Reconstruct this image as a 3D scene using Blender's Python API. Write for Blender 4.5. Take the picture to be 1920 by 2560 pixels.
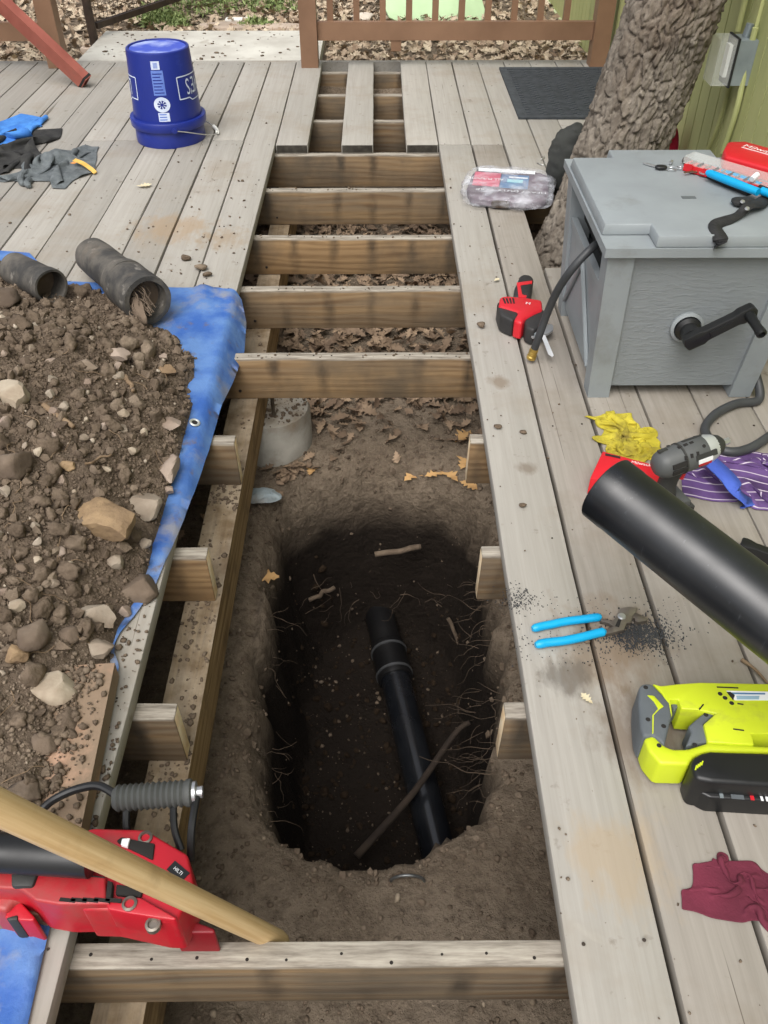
import bpy, bmesh, math, random
import numpy as np
from mathutils import Vector, Matrix, noise as mnoise

for o in list(bpy.data.objects): bpy.data.objects.remove(o)
scene = bpy.context.scene
C = scene.collection
R = math.radians

# ---------------------------------------------------------------- camera
F, CX, CY, CAMH = 2128.0, 960.0, 1280.0, 1.29       # photograph's lens, in its own pixels
PITCH = math.atan(1902.0/2128.0)
YAW = math.atan(-18.0/math.hypot(2128.0, 1902.0))
cam_d = bpy.data.cameras.new('camera'); cam = bpy.data.objects.new('camera', cam_d); C.objects.link(cam)
cam.location = (0, 0, CAMH); cam.rotation_euler = (math.pi/2-PITCH, 0, YAW)
cam_d.sensor_fit = 'VERTICAL'; cam_d.sensor_height = 36; cam_d.lens = 36*F/2560
cam_d.clip_start = .02; cam_d.clip_end = 400
scene.camera = cam
# ---------------------------------------------------------------- world, sun, exposure
SUN_EL, SUN_AZ = 58, 200
w = bpy.data.worlds.new('World'); scene.world = w; w.use_nodes = True
nt = w.node_tree; nt.nodes.clear()
sky = nt.nodes.new('ShaderNodeTexSky'); sky.sky_type = 'NISHITA'; sky.sun_disc = False
sky.sun_elevation = R(SUN_EL); sky.sun_rotation = R(SUN_AZ); sky.dust_density = 6; sky.air_density = .8; sky.ozone_density = .6
hs = nt.nodes.new('ShaderNodeHueSaturation'); hs.inputs['Saturation'].default_value = .32
bgn = nt.nodes.new('ShaderNodeBackground'); bgn.inputs['Strength'].default_value = .15
wo = nt.nodes.new('ShaderNodeOutputWorld')
nt.links.new(sky.outputs[0], hs.inputs['Color']); nt.links.new(hs.outputs[0], bgn.inputs['Color']); nt.links.new(bgn.outputs[0], wo.inputs['Surface'])
sl = bpy.data.lights.new('sun', 'SUN'); sl.energy = 1.1; sl.angle = R(52); sl.color = (1, .985, .96)
so = bpy.data.objects.new('sun', sl); C.objects.link(so)
so.rotation_euler = (R(90-SUN_EL), 0, R(180-SUN_AZ)); so.location = (0, 0, 6)
vs = scene.view_settings; vs.view_transform = 'Standard'; vs.look = 'None'; vs.gamma = 1; vs.exposure = .32
vs.use_curve_mapping = False

# ---------------------------------------------------------------- measuring helpers (photo point -> place)
_c, _s = math.cos(PITCH), math.sin(PITCH); _cy, _sy = math.cos(YAW), math.sin(YAW); K = 1920/1659
def ray(x, y):
    u, v = x*K-CX, y*K-CY
    dx, dy, dz = u, F*_c-v*_s, -(F*_s+v*_c)
    return dx*_cy-dy*_sy, dx*_sy+dy*_cy, dz
def at(x, y, z=0.):
    a, b, c = ray(x, y); t = (z-CAMH)/c
    return Vector((a*t, b*t, z))
def atY(x, y, Y):
    a, b, c = ray(x, y); t = Y/b
    return Vector((a*t, Y, CAMH+c*t))
def atX(x, y, X):
    a, b, c = ray(x, y); t = X/a
    return Vector((X, b*t, CAMH+c*t))
def mpp(p):                                         # metres per picture unit at a place
    p = Vector(p); y = -p.x*_sy+p.y*_cy
    return (y*_c-(p.z-CAMH)*_s)/F*K
# ---------------------------------------------------------------- numpy noise
def _h(i, j, k, s):
    n = (i*374761393+j*668265263+k*2147483647+s*974634777).astype(np.int64) & 0xffffffff
    n = ((n ^ (n >> 13))*1274126177) & 0xffffffff
    n = ((n ^ (n >> 16))*2246822519) & 0xffffffff
    return ((n ^ (n >> 15)) & 0xffff)/65535.0
def vnoise(p, s=0):
    p = np.asarray(p, float); i = np.floor(p).astype(np.int64); f = p-i; f = f*f*(3-2*f)
    r = 0
    for a in (0, 1):
        for b in (0, 1):
            for c in (0, 1):
                wgt = (f[..., 0] if a else 1-f[..., 0])*(f[..., 1] if b else 1-f[..., 1])*(f[..., 2] if c else 1-f[..., 2])
                r = r+wgt*_h(i[..., 0]+a, i[..., 1]+b, i[..., 2]+c, s)
    return r*2-1
def fbm(p, oct=4, s=0):
    p = np.asarray(p, float); r = 0; a = 1; t = 0
    for o in range(oct):
        r = r+a*vnoise(p*(2.03**o)+o*17.3, s+o); t += a; a *= .5
    return r/t
def P3(x, y, z=0): return np.stack(np.broadcast_arrays(np.asarray(x, float), np.asarray(y, float), np.asarray(z, float)), -1)
def sstep(a, b, x): t = np.clip((np.asarray(x, float)-a)/(b-a), 0, 1); return t*t*(3-2*t)
def poly_sd(px, py, poly):                          # signed distance, + inside
    px = np.asarray(px, float); py = np.asarray(py, float); d = np.full(px.shape, 1e9); ins = np.zeros(px.shape, bool)
    n = len(poly)
    for i in range(n):
        x0, y0 = poly[i][0], poly[i][1]; x1, y1 = poly[(i+1) % n][0], poly[(i+1) % n][1]
        ex, ey = x1-x0, y1-y0; L = ex*ex+ey*ey+1e-12
        t = np.clip(((px-x0)*ex+(py-y0)*ey)/L, 0, 1)
        d = np.minimum(d, np.hypot(px-x0-t*ex, py-y0-t*ey))
        cnd = ((y0 > py) != (y1 > py)) & (px < (x1-x0)*(py-y0)/((y1-y0) if abs(y1-y0) > 1e-12 else 1e-12)+x0)
        ins ^= cnd
    return np.where(ins, d, -d)

class Lookup:                                        # bilinear lookup of a 2-D function
    def __init__(s, f, x0, x1, y0, y1, st):
        s.x0, s.y0, s.st = x0, y0, st; xs = np.arange(x0, x1+st, st); ys = np.arange(y0, y1+st, st); X, Y = np.meshgrid(xs, ys, indexing='ij')
        s.v = f(X, Y).tolist(); s.nx, s.ny = len(xs)-1, len(ys)-1
    def inside(s, x, y): return s.x0 <= x < s.x0+s.nx*s.st and s.y0 <= y < s.y0+s.ny*s.st
    def __call__(s, x, y):
        u = min(max((x-s.x0)/s.st, 0), s.nx-1e-6); w = min(max((y-s.y0)/s.st, 0), s.ny-1e-6); i, j = int(u), int(w); u -= i; w -= j; v = s.v
        return (v[i][j]*(1-u)+v[i+1][j]*u)*(1-w)+(v[i][j+1]*(1-u)+v[i+1][j+1]*u)*w
# ---------------------------------------------------------------- materials
def S(r, g, b):
    f = lambda v: (v/255/12.92) if v/255 <= .04045 else ((v/255+.055)/1.055)**2.4
    return (f(r), f(g), f(b), 1)
class NB:
    def __init__(s, name):
        s.m = bpy.data.materials.new(name); s.m.use_nodes = True; s.t = s.m.node_tree; s.t.nodes.clear()
        s.out = s.n('ShaderNodeOutputMaterial'); s.b = s.n('ShaderNodeBsdfPrincipled'); s.l(s.b.outputs[0], s.out.inputs[0])
    def n(s, k, **kw):
        nd = s.t.nodes.new(k)
        for a, v in kw.items(): setattr(nd, a, v)
        return nd
    def l(s, a, b): s.t.links.new(a, b)
    def set(s, **kw):
        for a, v in kw.items():
            i = s.b.inputs[a.replace('_', ' ')]
            if hasattr(v, 'is_linked'): s.l(v, i)
            else: i.default_value = v
    def co(s, scale=(1, 1, 1), rnd=False, kind='Object'):
        tc = s.n('ShaderNodeTexCoord'); mp = s.n('ShaderNodeMapping'); s.l(tc.outputs[kind], mp.inputs[0]); mp.inputs['Scale'].default_value = scale
        if rnd:
            oi = s.n('ShaderNodeObjectInfo'); mu = s.n('ShaderNodeMath', operation='MULTIPLY'); mu.inputs[1].default_value = 57.3
            s.l(oi.outputs['Random'], mu.inputs[0]); s.l(mu.outputs[0], mp.inputs['Location'])
        return mp.outputs[0]
    def noise(s, vec, scale=5, detail=4, rough=.55, dist=0):
        q = s.n('ShaderNodeTexNoise'); s.l(vec, q.inputs['Vector'])
        q.inputs['Scale'].default_value = scale; q.inputs['Detail'].default_value = detail; q.inputs['Roughness'].default_value = rough; q.inputs['Distortion'].default_value = dist
        return q.outputs['Fac']
    def ramp(s, fac, lo, hi, a=0., b=1.):
        q = s.n('ShaderNodeMapRange'); q.clamp = True; s.l(fac, q.inputs[0])
        for i, v in enumerate((lo, hi, a, b)): q.inputs[i+1].default_value = v
        return q.outputs[0]
    def mix(s, fac, a, b, mode='MIX'):
        q = s.n('ShaderNodeMix', data_type='RGBA', blend_type=mode)
        for sock, v in ((q.inputs[0], fac), (q.inputs[6], a), (q.inputs[7], b)):
            if hasattr(v, 'is_linked'): s.l(v, sock)
            else: sock.default_value = v
        return q.outputs[2]
    def math(s, op, a, b=0., c=0.):
        q = s.n('ShaderNodeMath', operation=op)
        for i, v in enumerate((a, b, c)):
            if hasattr(v, 'is_linked'): s.l(v, q.inputs[i])
            else: q.inputs[i].default_value = v
        return q.outputs[0]
    def sep(s, vec):
        q = s.n('ShaderNodeSeparateXYZ'); s.l(vec, q.inputs[0]); return q.outputs
    def bump(s, h, strength=.3, dist=.01):
        q = s.n('ShaderNodeBump'); s.l(h, q.inputs['Height']); q.inputs['Strength'].default_value = strength; q.inputs['Distance'].default_value = dist
        s.l(q.outputs[0], s.b.inputs['Normal'])
def MAT(name, c1, c2=None, scale=8, rough=.6, bump=.0, bscale=60, stretch=(1, 1, 1), dirt=None, dscale=6, dlo=.52, dhi=.7, spec=.5, metal=0., rnd=True, coat=0, detail=4, lo=.35, hi=.65, bdist=.004, trans=0):
    b = NB(name); v = b.co(stretch, rnd)
    col = c1
    if c2 is not None: col = b.mix(b.ramp(b.noise(v, scale, detail), lo, hi), c1, c2)
    if dirt is not None: col = b.mix(b.ramp(b.noise(v, dscale, 6, .65), dlo, dhi, 0, .85), col, dirt)
    b.set(Base_Color=col, Roughness=rough, Metallic=metal)
    b.b.inputs['Specular IOR Level'].default_value = spec
    if coat: b.b.inputs['Coat Weight'].default_value = coat
    if trans: b.b.inputs['Transmission Weight'].default_value = trans
    if bump: b.bump(b.noise(v, bscale, 5, .6), bump, bdist)
    return b.m
BP = .1437; X0 = .265                               # deck board pitch, edge of the opening
STAINS = [(.43, 1.05, .13, S(120, 98, 74)), (.46, .86, .10, S(110, 94, 76)), (.345, .98, .055, S(92, 88, 82)), (.33, 1.98, .035, S(118, 100, 80)), (.36, 1.6, .03, S(110, 96, 80)), (-.75, 3.0, .16, S(158, 134, 104)), (-.55, 2.9, .1, S(150, 130, 104)), (.37, .63, .1, S(168, 150, 124))]
def deck_mat(name, ca, cb, cdirt, ddirt):
    b = NB(name); v = b.co((1, 1, 1), True); vg = b.co((26, .9, 26), True); vw = b.co()
    oi = b.n('ShaderNodeObjectInfo')
    g = b.noise(vg, 3.2, 7, .62, .35)
    col = b.mix(b.ramp(g, .3, .68), ca, cb)
    tone = b.ramp(oi.outputs['Random'], 0, 1, .84, 1.1)
    tn = b.n('ShaderNodeCombineColor'); [b.l(tone, tn.inputs[i]) for i in range(3)]
    col = b.mix(1., col, tn.outputs[0], 'MULTIPLY')
    col = b.mix(b.ramp(b.noise(vg, 9, 4, .6), .64, .74, 0, .2), col, S(110, 102, 90))
    col = b.mix(b.ramp(b.noise(b.co((60, .55, 60), True), 2.1, 3, .5), .70, .735, 0, .75), col, S(70, 62, 52))          # drying cracks          # open grain
    col = b.mix(b.ramp(b.noise(vw, 2.3, 6, .66), .5, .72, 0, ddirt), col, cdirt)               # trodden-in soil
    col = b.mix(b.ramp(b.noise(vw, 19, 5, .62), .63, .74, 0, .6), col, S(104, 92, 78))         # spots
    col = b.mix(b.ramp(b.noise(vw, 7, 4, .55, .5), .30, .22, 0, .35), col, S(190, 185, 174))    # worn, pale
    for (sx, sy, sr, sc) in STAINS:                                                              # spilled, soaked-in patches
        dv = b.n('ShaderNodeVectorMath', operation='DISTANCE'); b.l(vw, dv.inputs[0]); dv.inputs[1].default_value = (sx, sy, 0)
        ns = b.math('MULTIPLY', b.math('SUBTRACT', b.noise(b.co((9, 4, 9)), 2.2, 6, .65), .5), sr*2.6)
        col = b.mix(b.ramp(b.math('ADD', dv.outputs['Value'], ns), sr, sr*.35, 0, .6), col, sc)
    b.set(Base_Color=col, Roughness=.82); b.b.inputs['Specular IOR Level'].default_value = .25
    h = b.math('ADD', b.math('MULTIPLY', g, .7), b.math('MULTIPLY', b.noise(vg, 11, 3), .5))
    b.bump(h, .22, .002); return b.m
def joist_mat():
    b = NB('joist_wood'); vw = b.co(); v = b.co((1.2, 14, 20), True); sp = b.sep(vw)
    n0 = b.noise(v, 1.7, 3, .5, .4)
    wv = b.n('ShaderNodeTexWave', wave_type='BANDS', bands_direction='Z'); mp = b.co((.55, .55, 3.2), True); b.l(mp, wv.inputs[0])
    wv.inputs['Scale'].default_value = 4.2; wv.inputs['Distortion'].default_value = 11; wv.inputs['Detail'].default_value = 2; wv.inputs['Detail Scale'].default_value = .8
    ring = b.ramp(wv.outputs['Fac'], .1, .9)
    oi = b.n('ShaderNodeObjectInfo')
    ca = b.mix(oi.outputs['Random'], S(150, 122, 88), S(110, 99, 84))
    col = b.mix(b.math('MULTIPLY', ring, b.ramp(b.noise(vw, 5, 3), .35, .65, .12, .6)), ca, S(92, 66, 42))
    col = b.mix(b.ramp(n0, .4, .7, 0, .4), col, S(168, 138, 98))
    kv = b.n('ShaderNodeTexVoronoi'); km = b.co((3.1, 3.1, 6.5), True); b.l(km, kv.inputs[0]); kv.inputs['Scale'].default_value = 1.1
    col = b.mix(b.ramp(kv.outputs['Distance'], .085, .05, 0, .85), col, S(84, 52, 30))
    # dark water stains where the gaps between the deck boards used to be
    fx = b.math('PINGPONG', b.math('DIVIDE', b.math('SUBTRACT', sp[0], X0-.002), BP), .5)
    band = b.ramp(b.math('ADD', fx, b.math('MULTIPLY', b.math('SUBTRACT', b.noise(vw, 21, 4), .5), .22)), .03, .17, 1, 0)
    band = b.math('MULTIPLY', band, b.ramp(b.noise(b.co((1, 1, 1), True), 6, 4), .38, .62, .0, .95))
    band = b.math('MULTIPLY', band, b.ramp(sp[2], -.185, -.1, .35, 1))
    col = b.mix(b.math('MULTIPLY', band, .86), col, S(52, 46, 40))
    col = b.mix(b.ramp(b.noise(vw, 3.4, 5, .6), .44, .66, 0, .7), col, S(84, 77, 67))
    # weathered silver top edge
    top = b.ramp(b.math('ADD', sp[2], b.math('MULTIPLY', b.math('SUBTRACT', b.noise(v, 6, 4), .5), .012)), -.047, -.0395)
    tg = b.mix(b.ramp(b.noise(b.co((3, 30, 30), True), 3, 6, .65), .35, .68), S(176, 169, 156), S(108, 100, 90))
    col = b.mix(top, col, tg)
    b.set(Base_Color=col, Roughness=.85); b.b.inputs['Specular IOR Level'].default_value = .2
    b.bump(b.math('ADD', b.noise(v, 9, 4), b.math('MULTIPLY', ring, .3)), .35, .003); return b.m
def beam_mat():
    b = NB('beam_wood'); vw = b.co(); v = b.co((26, 1.1, 26)); sp = b.sep(vw)
    col = b.mix(b.ramp(b.noise(v, 2.4, 6, .6, .4), .3, .7), S(172, 146, 108), S(112, 90, 62))
    col = b.mix(b.ramp(b.noise(v, 7, 4), .56, .7, 0, .6), col, S(78, 60, 42))
    top = b.ramp(sp[2], -.1805, -.179)
    tg = b.mix(b.ramp(b.noise(vw, 11, 6, .65), .36, .66), S(160, 150, 134), S(92, 80, 66))
    col = b.mix(top, col, tg)
    col = b.mix(b.ramp(b.noise(vw, 6, 6, .65), .52, .66, 0, .7), col, S(104, 86, 66))
    b.set(Base_Color=col, Roughness=.88); b.b.inputs['Specular IOR Level'].default_value = .2
    b.bump(b.noise(v, 8, 4), .3, .003); return b.m
def soil_mat(name, c1, c2, c3, gravel=True, deep_shade=None):
    b = NB(name); v = b.co()
    col = b.mix(b.ramp(b.noise(v, 3.2, 6, .62), .35, .66), c1, c2)
    col = b.mix(b.ramp(b.noise(v, 38, 6, .68), .46, .7, 0, .8), col, c3)
    if gravel:
        vo = b.n('ShaderNodeTexVoronoi'); b.l(v, vo.inputs[0]); vo.inputs['Scale'].default_value = 75
        col = b.mix(b.ramp(vo.outputs['Distance'], .2, .1, 0, .55), col, S(150, 136, 118))
    if deep_shade is not None:                            # darker towards the pit bottom: deep earth colour with pit shade painted in
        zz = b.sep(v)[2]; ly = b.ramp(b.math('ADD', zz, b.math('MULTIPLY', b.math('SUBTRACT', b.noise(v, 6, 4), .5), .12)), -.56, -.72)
        col = b.mix(ly, col, deep_shade)
    b.set(Base_Color=col, Roughness=.95); b.b.inputs['Specular IOR Level'].default_value = .12
    b.bump(b.math('ADD', b.noise(v, 60, 6, .7), b.math('MULTIPLY', b.noise(v, 17, 4), 1.6)), .95, .018); return b.m
m_deck = deck_mat('deck_grey', S(168, 164, 156), S(155, 151, 143), S(140, 126, 106), .55)  # paler grey boards, with some open-sky brightness of the far left painted in
m_deck2 = deck_mat('deck_grey_dirty', S(157, 151, 142), S(141, 135, 126), S(122, 109, 92), .6)
m_joist = joist_mat(); m_beam = beam_mat()
m_cut = MAT('fresh_cut_wood', S(248, 230, 196), S(228, 196, 152), 30, .8, .4, 120)
m_cutgrey = MAT('grey_cut_end', S(70, 66, 58), S(44, 40, 34), 30, .9, .4, 120)
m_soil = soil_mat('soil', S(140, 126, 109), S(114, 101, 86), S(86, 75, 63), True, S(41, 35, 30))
m_pile = soil_mat('loose_soil', S(128, 113, 97), S(102, 89, 76), S(78, 67, 57))
m_clod = MAT('soil_clod', S(119, 105, 90), S(90, 78, 66), 14, .95, .9, 70, spec=.1, dirt=S(148, 134, 117), dscale=3, dlo=.55, dhi=.75, bdist=.006)
m_leaf = None
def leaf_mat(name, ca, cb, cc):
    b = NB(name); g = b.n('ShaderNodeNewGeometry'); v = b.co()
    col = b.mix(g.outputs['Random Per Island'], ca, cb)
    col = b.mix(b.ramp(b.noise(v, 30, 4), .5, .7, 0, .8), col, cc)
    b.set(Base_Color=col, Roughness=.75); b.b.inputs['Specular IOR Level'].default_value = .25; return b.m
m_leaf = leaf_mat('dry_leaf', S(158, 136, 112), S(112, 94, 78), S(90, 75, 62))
m_leafy = leaf_mat('dry_leaf_outside', S(208, 193, 168), S(148, 126, 105), S(116, 97, 80))  # brighter copy of the dry leaf: overexposed yard daylight put into the colour
m_leafgold = leaf_mat('tan_leaf', S(206, 168, 116), S(190, 150, 98), S(150, 112, 74))
m_leafpale = leaf_mat('pale_leaf', S(216, 206, 176), S(206, 194, 160), S(180, 160, 120))

# ---------------------------------------------------------------- mesh helpers
def rot_ng(o): pass
org = {}
def tag(o, label, cat, group=None):
    o['label'] = label; o['category'] = cat
    if group: o['group'] = group
    return o
def thing(name, loc, label, cat, group=None):
    o = bpy.data.objects.new(name, None); C.objects.link(o); o.location = loc; o.empty_display_size = .05
    org[o] = Vector(loc); return tag(o, label, cat, group)
def _link(name, me, parent, smooth, mats):
    o = bpy.data.objects.new(name, me); C.objects.link(o)
    for m in (mats if isinstance(mats, (list, tuple)) else [mats]): me.materials.append(m)
    if smooth:
        me.polygons.foreach_set('use_smooth', [True]*len(me.polygons))
        if smooth is not True:
            try: me.set_sharp_from_angle(angle=R(smooth))
            except Exception: pass
    if parent is not None:
        o.parent = parent; L = org.get(parent, Vector()); org[o] = L
        if L.length: me.transform(Matrix.Translation(-L))
    return o
def fin(name, bm, mats, parent=None, smooth=32, loc=None):
    me = bpy.data.meshes.new(name); bmesh.ops.recalc_face_normals(bm, faces=bm.faces); bm.to_mesh(me); bm.free()
    o = _link(name, me, parent, smooth, mats)
    if loc is not None and parent is None:
        me.transform(Matrix.Translation(-Vector(loc))); o.location = loc; org[o] = Vector(loc)
    return o
def fin_np(name, V, Fc, mats, parent=None, smooth=True, loc=None):
    V = np.asarray(V, np.float32); Fc = np.asarray(Fc, np.int32); me = bpy.data.meshes.new(name)
    n, k = Fc.shape
    me.vertices.add(len(V)); me.vertices.foreach_set('co', V.ravel())
    me.loops.add(n*k); me.loops.foreach_set('vertex_index', Fc.ravel())
    me.polygons.add(n); me.polygons.foreach_set('loop_start', np.arange(n, dtype=np.int32)*k)
    me.update(calc_edges=True); me.validate()
    o = _link(name, me, parent, smooth, mats)
    if loc is not None and parent is None:
        me.transform(Matrix.Translation(-Vector(loc))); o.location = loc; org[o] = Vector(loc)
    return o
def bvl(bm, w, seg=2, geom=None):
    if w: bmesh.ops.bevel(bm, geom=(geom if geom is not None else [e for e in bm.edges if e.is_manifold and e.calc_face_angle(0) > .35]), offset=w, segments=seg, affect='EDGES', profile=.5, clamp_overlap=True)
    return bm
def hexa(pts, bm=None, bev=0):                      # 8 corners: bottom 4 ccw, top 4 ccw
    own = bmesh.new(); v = [own.verts.new(p) for p in pts]
    for f in ((3, 2, 1, 0), (4, 5, 6, 7), (0, 1, 5, 4), (1, 2, 6, 5), (2, 3, 7, 6), (3, 0, 4, 7)): own.faces.new([v[i] for i in f])
    bvl(own, bev)
    if bm is None: return own
    merge(bm, own); return bm
def merge(bm, other):
    me = bpy.data.meshes.new('tmp'); other.to_mesh(me); other.free(); bm.from_mesh(me); bpy.data.meshes.remove(me)
def box(x0, x1, y0, y1, z0, z1, bev=0, bm=None, M=None):
    p = [(x0, y0, z0), (x1, y0, z0), (x1, y1, z0), (x0, y1, z0), (x0, y0, z1), (x1, y0, z1), (x1, y1, z1), (x0, y1, z1)]
    if M is not None: p = [M @ Vector(q) for q in p]
    return hexa(p, bm, bev)
def prism(poly, z0, z1, bev=0, bm=None, seg=2, M=None):
    own = bmesh.new(); a = [own.verts.new((p[0], p[1], z0)) for p in poly]; t = [own.verts.new((p[0], p[1], z1)) for p in poly]
    own.faces.new(a); own.faces.new(t); n = len(poly)
    for i in range(n): own.faces.new((a[i], a[(i+1) % n], t[(i+1) % n], t[i]))
    bmesh.ops.recalc_face_normals(own, faces=own.faces)
    if bev: bvl(own, bev, seg, [e for e in own.edges if not (e.verts[0] in a and e.verts[1] in a)])
    if M is not None: bmesh.ops.transform(own, matrix=M, verts=own.verts)
    if bm is None: return own
    merge(bm, own); return bm
def ppoly(pts, z): return [tuple(at(x, y, z)[:2]) for x, y in pts]
def zpoly(pts, ox, oy, sc, z): return [tuple(at((ox+x*sc)/K, (oy+y*sc)/K, z)[:2]) for x, y in pts]
def smooth_path(pts, n=8):
    pts = [Vector(p) for p in pts]; out = []
    for i in range(len(pts)-1):
        p0, p1, p2, p3 = pts[max(i-1, 0)], pts[i], pts[i+1], pts[min(i+2, len(pts)-1)]
        for k in range(n):
            t = k/n; out.append(.5*((2*p1)+(p2-p0)*t+(2*p0-5*p1+4*p2-p3)*t*t+(3*p1-p0-3*p2+p3)*t**3))
    out.append(pts[-1]); return out
def tube(pts, rad, seg=12, bm=None, caps=True):
    own = bm if bm is not None else bmesh.new(); pts = [Vector(p) for p in pts]; rings = []; n = len(pts)
    up = Vector((0, 0, 1)); tp = None; X = None
    for i, p in enumerate(pts):
        t = (pts[min(i+1, n-1)]-pts[max(i-1, 0)]).normalized()
        if X is None:
            X = t.cross(up if abs(t.z) < .9 else Vector((1, 0, 0))).normalized()
        else:
            X = (X-t*X.dot(t)).normalized()
        Y = t.cross(X); r = rad[i] if hasattr(rad, '__len__') else rad
        rings.append([own.verts.new(p+X*math.cos(a)*r+Y*math.sin(a)*r) for a in [2*math.pi*k/seg for k in range(seg)]])
    for i in range(n-1):
        for k in range(seg): own.faces.new((rings[i][k], rings[i][(k+1) % seg], rings[i+1][(k+1) % seg], rings[i+1][k]))
    if caps: own.faces.new(rings[0]); own.faces.new(rings[-1])
    return own
def axis_M(p, d, up=(0, 0, 1)):                     # local z along d
    d = Vector(d).normalized(); u = Vector(up)
    x = u.cross(d)
    if x.length < 1e-4: x = Vector((1, 0, 0))
    x.normalize(); y = d.cross(x)
    return Matrix(((x.x, y.x, d.x, p[0]), (x.y, y.y, d.y, p[1]), (x.z, y.z, d.z, p[2]), (0, 0, 0, 1)))
def lathe(prof, seg=32, M=None, bm=None, close=False, a0=0, a1=2*math.pi):
    own = bmesh.new(); full = abs(a1-a0-2*math.pi) < 1e-6; na = seg if full else seg+1; rings = []
    for r, z in prof:
        if r < 1e-6: rings.append([own.verts.new((0, 0, z))]*na)
        else: rings.append([own.verts.new((r*math.cos(a0+(a1-a0)*k/seg), r*math.sin(a0+(a1-a0)*k/seg), z)) for k in range(na)])
    pr = list(range(len(prof)-1))+([-1] if close else [])
    for i in pr:
        A, B = rings[i], rings[i+1]
        for k in range(seg):
            q = [A[k], A[(k+1) % na], B[(k+1) % na], B[k]]; u = []
            for vv in q:
                if vv not in u: u.append(vv)
            if len(u) > 2:
                try: own.faces.new(u)
                except ValueError: pass
    if M is not None: bmesh.ops.transform(own, matrix=M, verts=own.verts)
    if bm is None: return own
    merge(bm, own); return bm
def grid_faces(nx, ny):
    i = np.arange(nx-1)[:, None]*ny+np.arange(ny-1)[None, :]
    return np.stack([i, i+ny, i+ny+1, i+1], -1).reshape(-1, 4)
_ico = {}
def ico(sub):
    if sub not in _ico:
        b = bmesh.new(); bmesh.ops.create_icosphere(b, subdivisions=sub, radius=1)
        b.verts.ensure_lookup_table(); _ico[sub] = (np.array([v.co[:] for v in b.verts]), np.array([[q.index for q in f.verts] for f in b.faces])); b.free()
    return _ico[sub]
def rock_np(seed, sub=2, rough=.35, cuts=7):
    rs = np.random.RandomState(seed); V, Fc = ico(sub); V = V.copy()
    V *= (1+rough*fbm(V*1.1+seed*3.7, 3, seed))[:, None]
    for _ in range(cuts):                            # knock flats off it
        n = rs.normal(size=3); n /= np.linalg.norm(n); h = rs.uniform(.48, .8); d = V@n; k = d > h
        V[k] -= np.outer(d[k]-h, n)*.96
    V *= (1+.08*fbm(V*4+seed, 3, seed)+.03*fbm(V*11+seed, 2, seed+2))[:, None]
    return V, Fc
def crumb_np(seed, sub=0):
    rs = np.random.RandomState(seed); V, Fc = ico(max(sub, 1)) if sub else (None, None)
    if not sub:
        b_ = bmesh.new(); bmesh.ops.create_icosphere(b_, subdivisions=1, radius=1); b_.verts.ensure_lookup_table(); V = np.array([v.co[:] for v in b_.verts]); Fc = np.array([[q.index for q in f.verts] for f in b_.faces]); b_.free()
    else: V, Fc = ico(sub)
    V = V*(1+rs.uniform(-.34, .28, len(V)))[:, None]*rs.uniform(.65, 1.2, 3)
    return V, Fc
def rotm(rs):
    q = rs.normal(size=4); q /= np.linalg.norm(q); a, b, c, d = q
    return np.array([[a*a+b*b-c*c-d*d, 2*(b*c-a*d), 2*(b*d+a*c)], [2*(b*c+a*d), a*a-b*b+c*c-d*d, 2*(c*d-a*b)], [2*(b*d-a*c), 2*(c*d+a*b), a*a-b*b-c*c+d*d]])
def scatter(name, items, tmpl, mats, parent=None, smooth=True, kind='stuff'):   # items: (pos, R*scale 3x3, template index)
    Vs, Fs, off = [], [], 0
    for p, Mx, k in items:
        V, Fc = tmpl[k]; Vs.append(V@Mx.T+np.asarray(p)); Fs.append(Fc+off); off += len(V)
    o = fin_np(name, np.concatenate(Vs), np.concatenate(Fs), mats, parent, smooth)
    if kind: o['kind'] = kind
    return o
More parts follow.
